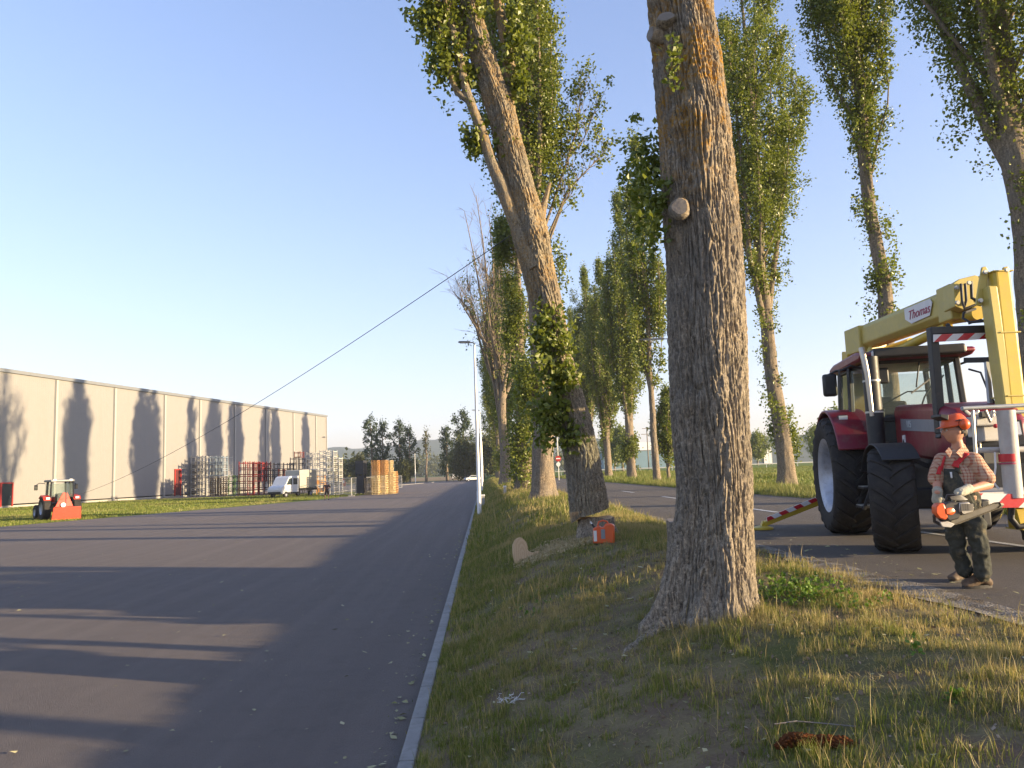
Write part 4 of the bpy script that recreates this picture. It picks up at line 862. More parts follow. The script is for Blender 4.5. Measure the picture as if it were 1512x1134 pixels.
MB().box((13, 12, 3.2), (32, 24, 6.4)).obj('wall', M_BLUEL, b2); MB().box((13, 12, 6.4), (32.4, 24.4, .25)).obj('roof', M_TRIM, b2); MB().box((13.5, 14, 7.9), (7.0, 9, 3.0)).obj('roof_block', M_WWALL, b2, bevel=.03); MB().tube([(1, 6, 6), (1, 6, 9.2)], .5, 8).tube([(4, 6, 6), (4, 6, 8.6)], .35, 8).obj('chimney', M_WWALL, b2)
gr = empty('guard_rail', (16, 122, 1.2), 0, 'pale guard rail running along the rise beyond the poplars', 'guard rail')
rl = MB(); rl.box((26, 0, .62), (62, .06, .16)); rl.obj('rail', M_STEEL, gr, bevel=.02)
pt_ = MB()
for k in range(25): MB().box((-4+k*2.5, .08, .2), (.08, .1, .9)).obj('post', M_STEEL, gr)
# pylon and thin masts
g0 = P(958, 690, 190); py = empty('utility_pole', (g0.x, 190, 1.1), 0, 'wooden power pole with two crossarms beyond the thin young poplar', 'utility pole'); hp_ = P(957, 632, 190).z-1.1
MB().tube([(0, 0, -.2), (0, 0, hp_)], [.16, .11], 8).obj('pole', M_BARK2, py)
for dz_, w in ((.1, 2.3), (1.5, 2.9)): MB().box((0, -.15, hp_-dz_), (w, .12, .14)).obj('crossarm', M_BARK2, py)
for px, lab in ((963, 'thin pale mast beside the power pole, left one'), (967, 'thin pale mast beside the power pole, right one')):
    g0 = P(px, 690, 188); e = empty('lamp_mast', (g0.x, 188, 1.1), 0, lab, 'mast'); MB().tube([(0, 0, -.2), (0, 0, 5.5)], .07, 6).obj('pole', M_STEEL, e); MB().tube([(0, 0, 5.5), (-.5, 0, 5.7)], .06, 6).obj('head', M_STEEL, e)
for px, h, lab in ((1136, 6.6, 'street lamp with curved arm before the dark hall, taller left one'), (1140.5, 5.2, 'street lamp before the dark hall, shorter right one')):
    g0 = P(px, 685, 215); e = empty('street_lamp', (g0.x, 215, 1.15), 0, lab, 'street lamp', 'far street lamps before the dark hall'); MB().tube([(0, 0, -.2), (0, 0, h-.6), (-.15, 0, h-.15), (-.6, 0, h), (-1.2, 0, h)], .08, 6).obj('pole', M_STEEL, e, True); MB().box((-1.4, 0, h), (.5, .2, .12)).obj('lamp_head', M_STEEL, e)

# ------------------------------------------------------------------ vehicles far off
M_CARW = pm('white car paint', (.62, .63, .64), .35, 0, .04, 3); M_TYRE = pm('tyre rubber', (.034, .031, .029), .85, 0, .25, 8, .5, 90, .3, dirt=(.07, .06, .05)); M_RIMS = pm('silver rim', (.42, .44, .50), .45, .5, .08, 8, dirt=(.20, .18, .16)); M_BLACK = pm('black trim', (.02, .02, .022), .5, 0, .1, 6)
def wheel(parent, loc, r, w, rim=.6, axis_rot=None, n=24, m=None):
    T = Matrix.Translation(loc)
    wl = MB().lathe([(r*rim, -w/2), (r*.93, -w/2), (r, -w*.36), (r, w*.36), (r*.93, w/2), (r*rim, w/2)], n, T).obj('wheel', M_TYRE, parent, True)
    MB().lathe([(0, -w*.30), (r*.25, -w*.32), (r*.3, -w*.2), (r*(rim-.06), -w*.25), (r*rim, -w*.47), (r*(rim+.02), -w*.5), (r*(rim+.02), w*.5), (r*(rim-.1), w*.3), (0, w*.3)], n, T).obj('rim', m or M_RIMS, wl, True)
    return wl
# van with tarpaulin body, side on, nose to the left
b = G(431, 733.5); v = empty('delivery_van', (b.x, b.y, 0), rt+R(-8), 'white crew-cab van with grey tarpaulin body parked by the cage stacks', 'van')
sc_ = b.y/FPX; 
prof = [(-3.45, .45), (-3.5, .95), (-3.3, 1.25), (-2.6, 1.5), (-1.95, 2.35), (-1.6, 2.52), (.05, 2.55), (.05, .45)]
MB().prism(prof, -.98, .98).obj('cab', M_CARW, v, bevel=.06)
for s in (-1, 1):
    MB().prism([(-2.45, 1.5), (-1.88, 2.25), (-1.35, 2.25), (-1.35, 1.5)], s*.985, s*1.0).obj('window', M_GLASSD, v); MB().prism([(-1.1, 1.5), (-1.1, 2.25), (-.25, 2.25), (-.25, 1.5)], s*.985, s*1.0).obj('window', M_GLASSD, v)
MB().box((-1.2, 0, .52), (3.0, 2.0, .18)).obj('side_sill', M_BLACK, v, bevel=.02)
MB().box((-3.46, 0, .55), (.14, 1.8, .32)).obj('bumper', M_BLACK, v, bevel=.03); MB().box((-3.36, -.7, 1.05), (.16, .35, .25)).obj('headlight', M_WHITE, v, bevel=.03); MB().box((-3.36, .7, 1.05), (.16, .35, .25)).obj('headlight', M_WHITE, v, bevel=.03)
M_TARP = pm('grey tarpaulin', (.38, .37, .32), .7, 0, .1, 1.5, .5, 4, .3)
tp = MB().prism([(.15, 1.02), (.12, 3.15), (.3, 3.25), (3.7, 3.28), (3.85, 3.15), (3.85, 1.02)], -1.05, 1.05).obj('tarpaulin', M_TARP, v, bevel=.05)
MB().box((2.0, 0, .86), (3.8, 2.1, .28)).obj('side_board', M_BLACK, v, bevel=.02)
MB().box((4.2, 0, 3.3), (.9, 2.0, .06)).obj('rear_flap', M_WHITE, v); 
for x, y in ((-2.55, -.9), (-2.55, .9), (2.5, -.9), (2.5, .9)): wheel(v, (x, y, .36), .36, .24)
# red-brown machine parts and planks seen behind the van's open rear
b = G(470.5, 731); o = MB()
for k in range(5): o.box((0, 0, .35+k*.5), (1.1, .9, .08))
for sx in (-.5, .5): 
    for sy in (-.4, .4): o.box((sx, sy, 1.25), (.08, .08, 2.5))
o.box((.1, 0, .62), (.8, .7, .45)); o.box((-.1, 0, 1.6), (.7, .7, .35))
oo = o.obj('wooden_rack', M_WOODO, None); oo.location = (b.x, b.y+1.5, 0); tag(oo, 'reddish wooden rack with boxes at the open rear of the van', 'rack')
# white car far on the road
b = G(698, 710.5); v = empty('parked_car', (b.x, b.y, 0), R(200), 'small white car at the far end of the yard road by the lamp posts', 'car')
MB().prism([(-2.1, .35), (-2.15, .8), (-1.3, .95), (-.6, 1.42), (.7, 1.45), (1.3, 1.0), (2.0, .85), (2.05, .35)], -.85, .85).obj('body', M_CARW, v, bevel=.08)
for s in (-1, 1): MB().prism([(-1.15, .95), (-.58, 1.34), (.66, 1.36), (1.1, .98)], s*.855, s*.87).obj('window', M_GLASSD, v)
MB().prism([(1.32, .98), (.74, 1.40), (.76, 1.44), (1.36, 1.0)], -.7, .7).obj('windscreen', M_GLASSD, v)
for x, y in ((-1.35, -.78), (-1.35, .78), (1.35, -.78), (1.35, .78)): wheel(v, (x, y, .31), .31, .2)
# lorry-like kiosk: white box with red top
b = G(672.5, 708.5); v = empty('box_truck', (b.x, b.y, 0), R(90), 'small white truck with red cab roof beside the drooping dark tree', 'truck')
MB().box((0, 0, 1.35), (4.5, 2.1, 1.7)).obj('box_body', M_CARW, v, bevel=.06); MB().box((.6, -.0, 2.6), (1.8, 1.2, .9)).obj('red_top', M_RED, v, bevel=.08); MB().prism([(2.26, .5), (2.26, 2.0), (3.4, 1.9), (3.8, 1.2), (3.8, .5)], -1, 1).obj('cab', M_CARW, v, bevel=.06)
for x, y in ((-1.4, -.9), (-1.4, .9), (2.8, -.9), (2.8, .9)): wheel(v, (x, y, .4), .4, .25)
b = G(613.5, 714); street_lamp(b.x, b.y, 7.2, 'single far lamp post beside the thin almost leafless tree', None, -1.4)
b = G(595, 707); e = empty('parasol', (b.x, b.y, 0), 0, 'pale canopy on a pole behind the pallets', 'canopy'); MB().tube([(0, 0, -.1), (0, 0, 4.6)], .08, 8).obj('pole', M_STEEL, e); MB().lathe([(0, 5.6), (1.2, 5.2), (2.3, 4.6), (2.2, 4.55), (0, 5.4)], 16, Matrix.Rotation(R(90), 4, 'X')).obj('canopy', M_WHITE, e, True)

# ------------------------------------------------------------------ small tractor with the winch on the lawn (rear towards the camera)
b = G(88, 766.5); TS = 1.0
tr = empty('tractor', (b.x, b.y, 0), math.atan2(.74, -.67), 'small red tractor with winch parked on the lawn before the warehouse', 'tractor')
M_RED2 = pm('bright red paint', (.62, .045, .02), .5, 0, .06, 5, dirt=(.3, .06, .03)); M_GLASSC = NT('cab glass'); _g = M_GLASSC; _g.fin((.25, .30, .28), .06); _tr = _g.n('BsdfTransparent'); _tr.inputs[0].default_value = (.95, .98, .965, 1); _mx = _g.n('MixShader'); _mx.inputs[0].default_value = .88; _g.l(_g.b.outputs[0], _mx.inputs[1]); _g.l(_tr.outputs[0], _mx.inputs[2]); _g.l(_mx.outputs[0], _g.out.inputs[0]); M_GLASSC = _g.m
MB().box((1.2, 0, .75), (3.2, .5, .5)).obj('chassis', M_BLACK, tr, bevel=.03)
MB().prism([(1.1, .9), (1.1, 1.55), (2.9, 1.45), (3.05, 1.2), (3.05, .8)], -.36, .36).obj('hood', M_RED2, tr, bevel=.06)
cabf = MB()
for x, y in ((-.45, -.72), (-.45, .72), (1.05, -.62), (1.05, .62), (.3, -.76), (.3, .76)): cabf.bar((x, y, 1.1), (x*.92, y*.9, 2.55), .09, .09)
cabf.box((.3, 0, 1.1), (1.6, 1.4, .12)); cb_ = cabf.obj('cab_frame', M_BLACK, tr)
MB().box((.3, 0, 2.62), (1.75, 1.5, .16)).obj('roof', M_TRIM, tr, bevel=.05)
MB().box((-.47, 0, 1.95), (.02, 1.3, .95)).obj('rear_window', M_GLASSC, tr); MB().box((1.0, 0, 1.95), (.02, 1.1, .95)).obj('windscreen', M_GLASSC, tr)
for s in (-1, 1): MB().box((.3, s*.70, 1.85), (1.3, .02, 1.2)).obj('door', M_GLASSC, tr)
MB().box((.15, 0, 1.45), (.45, .5, .6)).obj('seat', M_BLACK, tr, bevel=.06)
for s in (-1, 1):
    wheel(tr, (0, s*.92, .78), .78, .48, .55); wheel(tr, (2.35, s*.82, .5), .5, .35, .55)
    MB().prism([(-.6, 1.30), (-.45, 1.55), (.25, 1.68), (.7, 1.5), (.7, 1.42), (.2, 1.58), (-.4, 1.45)], s*.68, s*1.15).obj('fender', M_RED2, tr, bevel=.03)
    MB().box((-.62, s*.9, 1.45), (.06, .22, .14)).obj('tail_light', M_WHITE, tr)
    MB().tube([(.95, s*.7, 2.45), (1.0, s*1.05, 2.5), (1.0, s*1.22, 2.4)], .025, 6).obj('mirror_arm', M_BLACK, tr, True); MB().box((1.0, s*1.25, 2.2), (.06, .22, .36)).obj('mirror', M_BLACK, tr, bevel=.03)
    MB().box((-.55, s*.5, 2.66), (.10, .2, .13)).obj('work_light', M_WHITE, tr)
wc_ = empty('forestry_winch', tr.location, tr.rotation_euler[2], 'bright red forestry winch with triangular mast behind the small tractor', 'winch')
MB().prism([(-.9, -.02), (.9, -.02), (.82, .86), (-.85, .86)], 0, .05, Matrix.Translation((-1.35, -.05, .0)) @ Matrix.Rotation(R(90), 4, 'Z') @ Matrix.Rotation(R(-10), 4, 'X')).obj('blade', M_RED2, wc_, bevel=.02)
MB().prism([(-.50, .85), (.62, .85), (.16, 1.8), (-.12, 1.8)], -.02, .04, Matrix.Translation((-1.2, -.0, 0)) @ Matrix.Rotation(R(90), 4, 'Z')).obj('mast', M_RED2, wc_, bevel=.02)
MB().box((-1.05, 0, .55), (.35, 1.3, .5)).obj('drum_housing', M_RED2, wc_, bevel=.04); MB().box((-1.26, -.05, 1.35), (.04, .05, .9)).obj('rib', M_BLACK, wc_)
MB().lathe([(0, -.03), (.15, -.03), (.16, 0), (.15, .03), (0, .03)], 20, Matrix.Translation((-1.32, .14, .98)) @ Matrix.Rotation(R(90), 4, 'Z')).obj('speed_disc', M_WHITE, wc_, True)
# winch rope up to the leaning tree
a = P(97, 736, tr.location.y-1.0); c = P(768, 338, LY-.1)
rp = MB(); n = 40; q = []
for k in range(n+1):
    u = k/n; p = a*(1-u)+c*u; p.z -= 4*.75*u*(1-u); q.append(p)
rp.tube(q, .009, 5); o = rp.obj('winch_rope', M_BLACK, None, True); tag(o, 'dark steel rope stretched from the winch up to the leaning trunk', 'rope')
# standing man far left
# ------------------------------------------------------------------ the big tractor
RZ_ = .852
M_MAROON = pm('maroon paint', (.19, .014, .028), .36, 0, .10, 3, .15, 30, spec=.55, dirt=(.17, .09, .07)); M_DKPLAST = pm('dark plastic trim', (.025, .026, .028), .5, 0, .12, 6, spec=.5, dirt=(.06, .05, .04)); M_GREYB = pm('grey decal band', (.22, .24, .27), .4, .2, .05, 5)
M_CHROME = pm('polished steel', (.50, .46, .40), .36, .8, .05, 8); M_AMBER = pm('amber lens', (.7, .22, .02), .3, 0, .05, 8); M_REDL = pm('red lens', (.45, .02, .015), .3, 0, .05, 8)
bt = empty('tractor', (7.28, 13.45, RZ_), math.atan2(-.974, -.224), 'large maroon tractor on the country road facing the camera, carrying the lift', 'tractor')
def lug_wheel(parent, loc, r, w, nl, steer=0, rr=.60):
    T = Matrix.Translation(loc) @ Matrix.Rotation(steer, 4, 'Z'); dl = .055*r
    wl = MB().lathe([(r*rr, -w*.40), (r*(rr+.10), -w*.47), (r*.84, -w*.50), (r*.93, -w*.46), (r*.955, -w*.3), (r*.96, 0), (r*.955, w*.3), (r*.93, w*.46), (r*.84, w*.5), (r*(rr+.10), w*.47), (r*rr, w*.40)], 72, T).obj('wheel', M_TYRE, parent, True, auto=False)
    lg = MB()
    for k in range(nl):
        for s in (-1, 1):
            a0 = 2*math.pi*(k + (.5 if s > 0 else 0))/nl; da = 2*math.pi/nl*1.05; hw = .26*math.pi*2/nl*.62; st = 6; vs = []
            for j in range(st+1):
                u = j/st; y = s*(w*.50*u - w*.025*(1-u)); a = a0 + da*(u**.85)*1.0; rb = r*(.95 - .10*max(0, u-.75)/.25); rt_ = r*(1.0 - .035*u*u - (.06 if j == st else 0))
                for (da_, q) in ((-hw, rb), (-hw*.72, rt_), (hw*.72, rt_), (hw, rb)): vs.append((q*math.cos(a+da_), y, q*math.sin(a+da_)))
            fs = [(j*4+c, j*4+c+1, j*4+5+c, j*4+4+c) for j in range(st) for c in range(3)]+[(0, 1, 2, 3), (st*4+3, st*4+2, st*4+1, st*4)]
            lg.add(vs, fs, T)
    lg.obj('tread', M_TYRE, wl)
    rim = MB().lathe([(0, -w*.02), (r*.18, -w*.02), (r*.20, -w*.10), (r*.34, -w*.12), (r*.40, -w*.02), (r*.46, -w*.02), (r*.53, -w*.33), (r*(rr-.02), -w*.38), (r*(rr+.03), -w*.43), (r*(rr+.03), w*.43), (r*(rr-.02), w*.38), (r*.5, w*.3), (r*.45, w*.1), (0, w*.1)], 48, T).obj('rim', M_RIMS, wl, True)
    nb = MB()
    for k in range(10):
        a = 2*math.pi*k/10; nb.lathe([(0, -w*.155), (.02, -w*.155), (.024, -w*.10), (0, -w*.1)], 6, T @ Matrix.Translation((r*.27*math.cos(a), 0, r*.27*math.sin(a))))
    nb.obj('wheel_nuts', M_DKPLAST, wl)
    return wl
lug_wheel(bt, (0, -.97, 1.02), 1.03, .66, 21); lug_wheel(bt, (0, .97, 1.02), 1.03, .66, 21)
for s in (-1, 1): lug_wheel(bt, (2.98, s*.95, .71), .72, .58, 19, R(-16))
MB().box((1.5, 0, .98), (3.6, .60, .52)).box((0, 0, 1.0), (.7, 1.3, .5)).box((2.98, 0, .72), (.3, 1.5, .28)).box((3.85, 0, .9), (.55, .7, .55)).obj('chassis', M_DKPLAST, bt, bevel=.03)
hood = MB().prism([(1.35, 1.32), (3.9, 1.12), (4.05, 1.4), (4.0, 1.72), (3.8, 1.88), (3.2, 2.0), (1.35, 2.12)], -.42, .42).obj('hood', M_MAROON, bt, True, bevel=.09)
for s in (-1, 1):
    bd = MB().prism([(1.75, 1.70), (3.92, 1.58), (3.92, 1.74), (1.75, 1.88)], s*.421, s*.428).obj('decal_band', M_GREYB, hood)
    MB().prism([(1.8, 1.16), (3.7, 1.02), (3.7, 1.18), (1.8, 1.34)], s*.35, s*.40).obj('engine_side', M_DKPLAST, bt)
def text(body, size, M, m, parent, name, shear=0, ext=.003):
    c = bpy.data.curves.new(name, 'FONT'); c.body = body; c.size = size; c.shear = shear; c.extrude = ext; c.align_x = 'CENTER'; c.align_y = 'CENTER'
    o = bpy.data.objects.new(name, c); c.materials.append(m); COL.objects.link(o)
    dg = bpy.context.evaluated_depsgraph_get(); me = bpy.data.meshes.new_from_object(o.evaluated_get(dg)); bpy.data.objects.remove(o)
    o = bpy.data.objects.new(name, me); COL.objects.link(o); o.parent = parent; o.matrix_local = M; return o
def frame(o, xa, ya):    # matrix with x along xa, y along ya
    xa = Vector(xa).normalized(); ya = Vector(ya); ya = (ya-xa*ya.dot(xa)).normalized(); z = xa.cross(ya); return Matrix(((xa.x, ya.x, z.x, o[0]), (xa.y, ya.y, z.y, o[1]), (xa.z, ya.z, z.z, o[2]), (0, 0, 0, 1)))
M_PALEP = pm('pale lettering', (.55, .57, .58), .5, 0, .04)
text('115', .15, frame((2.15, -.432, 1.775), (1, 0, -.06), (0, 0, 1)), M_PALEP, hood, 'model_number')
lb = MB().box((1.85, -.432, 1.53), (.13, .012, .19)).obj('sticker', M_WHITE, hood)
text('16', .08, frame((1.85, -.441, 1.53), (1, 0, 0), (0, 0, 1)), M_DKPLAST, lb, 'sticker_print')
MB().prism([(4.02, 1.15), (4.06, 1.4), (4.02, 1.7), (3.98, 1.7), (3.98, 1.15)], -.33, .33).obj('grille', M_DKPLAST, bt)
for s in (-1, 1): MB().prism([(4.03, 1.5), (4.07, 1.52), (4.03, 1.68), (3.99, 1.68)], s*.12, s*.30).obj('headlight', M_WHITE, bt)
# cab
cf = MB(); FX, RX = 1.42, -.62; ZB, ZT = 1.35, 2.86
cor = {}
for s in (-1, 1):
    cor[s] = [((RX, s*.80, ZB+.3), (RX-.0, s*.74, ZT)), ((.35, s*.84, 1.0), (.33, s*.78, ZT)), ((FX, s*.66, 1.15), (FX-.28, s*.66, ZT))]
    for a, b in cor[s]: cf.bar(a, b, .085, .085)
    cf.bar((RX, s*.80, ZB+.3), (.35, s*.84, 1.05), .08, .08); cf.bar((.35, s*.84, 1.02), (FX, s*.66, 1.15), .08, .08); cf.bar((RX, s*.74, ZT), (FX-.28, s*.66, ZT), .08, .08)
cf.bar((RX, -.8, ZB+.3), (RX, .8, ZB+.3), .08, .08); cf.bar((FX, -.66, 1.9), (FX, .66, 1.9), .05, .08); cf.box((.4, 0, 1.08), (1.9, 1.3, .10)); cf.bar((FX-.28, -.66, ZT), (FX-.28, .66, ZT), .08, .08)
cf.obj('cab_frame', M_DKPLAST, bt, bevel=.015)
rf_ = MB().prism([(-.95, 2.90), (-.95, 3.00), (-.6, 3.05), (1.0, 3.05), (1.42, 2.99), (1.5, 2.93), (1.3, 2.87), (-.85, 2.87)], -.86, .86).obj('roof', M_MAROON, bt, True, bevel=.05)
MB().box((1.24, 0, 2.96), (.62, 1.36, .15)).obj('roof_visor', M_DKPLAST, rf_, bevel=.03)
for s in (-.62, -.40, .40, .62): MB().box((1.50, s, 2.95), (.06, .16, .09)).obj('work_light', M_WHITE, rf_, bevel=.02)
def pane(name, p, parent=bt, m=M_GLASSC):
    c = sum((Vector(q) for q in p), Vector())/len(p); nn = (Vector(p[1])-Vector(p[0])).cross(Vector(p[2])-Vector(p[0])).normalized()*.006; n = len(p)
    return MB().add([tuple(Vector(q)+nn) for q in p]+[tuple(Vector(q)-nn) for q in p], [tuple(range(n)), tuple(range(2*n-1, n-1, -1))]+[(i, i+n, (i+1) % n+n, (i+1) % n) for i in range(n)]).obj(name, m, parent)
pane('windscreen', [(FX, -.62, 1.25), (FX, .62, 1.25), (FX-.27, .62, ZT-.05), (FX-.27, -.62, ZT-.05)])
pane('rear_window', [(RX, -.74, ZB+.38), (RX, .74, ZB+.38), (RX, .70, ZT-.05), (RX, -.70, ZT-.05)])
for s in (-1, 1):
    dr = pane('door', [(.42, s*.835, 1.1), (FX-.06, s*.67, 1.2), (FX-.30, s*.67, ZT-.06), (.40, s*.78, ZT-.06)]); MB().box((.5, s*.85, 1.75), (.05, .04, .16)).obj('handle', M_DKPLAST, dr)
    pane('side_window', [(RX+.06, s*.80, ZB+.36), (.30, s*.83, ZB+.2), (.30, s*.78, ZT-.06), (RX+.06, s*.745, ZT-.06)])
seat = MB().box((.15, 0, 1.5), (.5, .5, .16)).prism([(-.12, 1.55), (-.02, 1.55), (-.16, 2.30), (-.26, 2.28)], -.25, .25).obj('seat', M_DKPLAST, bt, True, bevel=.06)
MB().box((.15, 0, 1.25), (.4, .4, .4)).obj('seat_base', M_DKPLAST, seat)
dash = MB().prism([(1.0, 1.2), (1.3, 1.2), (1.32, 1.85), (1.1, 1.92), (.98, 1.75)], -.22, .22).obj('dashboard', M_DKPLAST, bt, bevel=.03)
mt_ = Matrix.Translation((.88, 0, 1.98)) @ Matrix.Rotation(R(58), 4, 'Y') @ Matrix.Rotation(R(90), 4, 'X')
MB().lathe([(.17, -.014), (.20, -.014), (.20, .014), (.17, .014)], 28, mt_, closed=True).box((0, 0, 0), (.34, .02, .03), mt_).box((0, 0, 0), (.03, .02, .34), mt_).obj('steering_wheel', M_DKPLAST, dash, True)
MB().box((.95, -.45, 2.2), (.05, .26, .18)).tube([(.95, -.45, 2.1), (1.1, -.5, 1.85), (1.2, -.55, 1.6)], .015, 6).obj('monitor', M_DKPLAST, bt)
MB().tube([(1.10, .45, 2.8), (1.05, .3, 2.45), (1.1, .15, 2.25), (1.0, .1, 2.05)], .014, 6).tube([(1.1, -.5, 2.15), (1.08, -.1, 2.35), (1.06, .3, 2.35), (1.0, .5, 2.6)], .012, 6).obj('cable', M_DKPLAST, bt, True)
# rear fenders, front fenders
def arc(cx, cz, r0, r1, a0, a1, n=14): return [(cx+r1*math.cos(a), cz+r1*math.sin(a)) for a in [a0+(a1-a0)*k/n for k in range(n+1)]]+[(cx+r0*math.cos(a), cz+r0*math.sin(a)) for a in [a1+(a0-a1)*k/n for k in range(n+1)]]
for s in (-1, 1):
    fd = MB().prism(arc(0, 1.02, 1.10, 1.15, R(22), R(150)), s*.62, s*1.22).obj('rear_fender', M_MAROON, bt, True, bevel=.02)
    MB().prism([(x, z) for x, z in arc(0, 1.02, .55, 1.1, R(25), R(150))], s*.60, s*.64).obj('inner_fender', M_MAROON, bt, True)
    MB().box((-1.03, s*1.0, 1.62), (.06, .3, .14)).obj('tail_light', M_REDL, fd)
    MB().prism(arc(2.98, .71, .76, .785, R(45), R(150)), s*.72, s*1.20).obj('front_fender', M_BLACK, bt, True, bevel=.012)
    MB().bar((2.7, s*.3, 1.1), (2.7, s*.95, 1.45), .06, .06).obj('fender_bracket', M_DKPLAST, bt)
    st_ = MB()
    for k, z in enumerate((.52, .82, 1.10)): st_.box((1.15+k*.0, s*(.86-.05*k), z), (.42, .30, .035))
    for x in (.95, 1.36): st_.bar((x, s*.98, .48), (x, s*.72, 1.15), .03, .05)
    so_ = st_.obj('steps', M_DKPLAST, bt, bevel=.006)
    for k, z in enumerate((.545, .845)): MB().box((1.15, s*(.86-.05*k), z), (.40, .28, .012)).obj('tread_plate', M_STEEL, so_)
    MB().box((.55, s*.62, .85), (1.1, .36, .55)).obj('fuel_tank', M_DKPLAST, bt, True, bevel=.08)
# exhaust stack at the right cab pillar, tall intake pipe
ex = MB().tube([(1.52, -.74, 1.15), (1.52, -.74, 2.90)], [.13, .125], 20).obj('exhaust', M_DKPLAST, bt, True)
MB().tube([(1.62, -.80, 1.95), (1.62, -.82, 2.62), (1.60, -.84, 2.85), (1.56, -.86, 3.05)], [.036, .042, .048, .05], 12).obj('exhaust_pipe', M_CHROME, ex, True)
for z in (1.4, 2.0, 2.5): MB().tube([(1.52, -.74, z), (1.52, -.74, z+.03)], .134, 20).obj('clamp', M_STEEL, ex, True)
# mirrors and lamps on the cab side
for s in (-1, 1):
    MB().tube([(1.1, s*.72, 2.75), (1.15, s*.95, 2.82), (1.1, s*1.12, 2.75), (1.08, s*1.12, 2.3)], .018, 8).obj('mirror_arm', M_DKPLAST, bt, True)
MB().box((.2, -1.10, 2.60), (.12, .24, .40)).obj('mirror', M_DKPLAST, bt, True, bevel=.045)
MB().tube([(.3, -.8, 2.86), (.25, -1.0, 2.84), (.2, -1.12, 2.78)], .02, 8).obj('mirror_arm', M_DKPLAST, bt, True)
MB().box((1.2, -.52, 2.62), (.08, .26, .26)).obj('mirror', M_DKPLAST, bt, True, bevel=.03)
ml = MB().box((.6, -1.02, 1.98), (.08, .17, .13)).obj('side_lamp', M_DKPLAST, bt, bevel=.03); MB().box((.645, -1.02, 1.98), (.012, .14, .10)).obj('lens', M_WHITE, ml)
ml = MB().ball((.6, -.96, 1.76), (.06, .09, .11), 14).obj('indicator', M_DKPLAST, bt, True, auto=False); MB().ball((.64, -.97, 1.76), (.045, .07, .085), 12).obj('lens', M_REDL, ml, True, auto=False)
MB().bar((.6, -.86, 1.98), (.6, -1.0, 1.98), .02, .02).bar((.6, -.86, 1.76), (.6, -.95, 1.76), .02, .02).obj('lamp_bracket', M_DKPLAST, bt)
wp = MB().bar((1.16, .10, 2.82), (1.30, -.02, 2.40), .018, .018).bar((1.20, .35, 2.62), (1.36, -.12, 2.30), .02, .02).obj('wiper', M_DKPLAST, bt)

# ------------------------------------------------------------------ the lift on the tractor
M_YEL = pm('yellow paint', (.54, .38, .035), .42, 0, .07, 3, dirt=(.40, .30, .08)); M_YEL2 = pm('pale yellow paint', (.50, .40, .10), .45, 0, .08, 4, dirt=(.4, .33, .12)); M_HOSE = pm('rubber hose', (.025, .025, .028), .55, 0, .1, 6)
M_RAILG = pm('grey rail', (.34, .36, .38), .4, .3, .06, 8); M_POSTW = pm('worn white sleeve', (.46, .44, .41), .6, 0, .08, 6, .4, 60, dirt=(.40, .34, .30)); M_WREFL = pm('white reflector', (.72, .70, .68), .5, 0, .06, 8); M_RREFL = pm('red reflector', (.50, .02, .03), .4, 0, .06, 8)
lift = empty('aerial_lift', (7.5, 15.0, RZ_), 0, 'yellow folding aerial lift lying over the tractor, basket at the right edge', 'aerial lift'); LB = lift.location
q = lambda px, py, Y: P(px, py, Y)-LB
def beam(a, b, w0, h0, w1=None, h1=None, name='beam', m=None, parent=lift, up=(0, 0, 1), bevel=.02, ch=.0):
    a = Vector(a); b = Vector(b); d = (b-a); Ln = d.length; d.normalize(); sx = d.cross(Vector(up)).normalized(); u = sx.cross(d); w1 = w1 or w0; h1 = h1 or h0
    def ring(c, w, h):
        k = ch*min(w, h); return [c+sx*x+u*z for x, z in ((-w/2+k, -h/2), (w/2-k, -h/2), (w/2, -h/2+k), (w/2, h/2-k), (w/2-k, h/2), (-w/2+k, h/2), (-w/2, h/2-k), (-w/2, -h/2+k))]
    vs = [tuple(v) for v in ring(a, w0, h0)+ring(b, w1, h1)]; fs = [tuple(range(8)), tuple(range(15, 7, -1))]+[(i, i+8, (i+1) % 8+8, (i+1) % 8) for i in range(8)]
    return MB().add(vs, fs).obj(name, m or M_YEL, parent, bevel=bevel)
t0 = q(1268, 503, 14.2); t1 = q(1418, 446, 10.9)
lbm = beam(t0, t1, .34, .44, .34, .46, 'lower_boom', M_YEL2, ch=.24)
beam(q(1262, 507, 14.3), q(1284, 499, 13.7), .38, .48, name='boom_collar', m=M_YEL2, parent=lbm)
beam(q(1404, 452, 11.15), q(1424, 444, 10.75), .40, .52, name='boom_collar', m=M_YEL2, parent=lbm)
# tail bracket and turret down behind the cab
MB().bar(q(1264, 520, 14.3), q(1266, 700, 14.9), .42, .40).obj('turret_mast', M_YEL, lift, bevel=.02)
MB().bar(q(1300, 500, 13.7), q(1288, 530, 13.6), .10, .30).bar(q(1262, 515, 14.2), q(1268, 528, 14.2), .34, .2).obj('tail_bracket', M_YEL2, lift, bevel=.02)
MB().bar(q(1240, 745, 15.2), q(1330, 752, 15.0), .6, .5).obj('base_frame', M_YEL, lift, bevel=.03)
# cylinder under the boom
cy = MB().tube([q(1296, 522, 13.9), q(1345, 505, 12.8)], .075, 18).obj('lift_cylinder', M_YEL2, lift, True); MB().tube([q(1345, 505, 12.8), q(1408, 474, 11.2)], .035, 14).obj('piston_rod', M_CHROME, cy, True)
MB().tube([q(1316, 522, 13.0), q(1400, 482, 11.2)], .075, 18).tube([q(1400, 470, 11.2), q(1445, 462, 10.5)], .10, 18).obj('telescope_cylinder', M_YEL, lift, True)
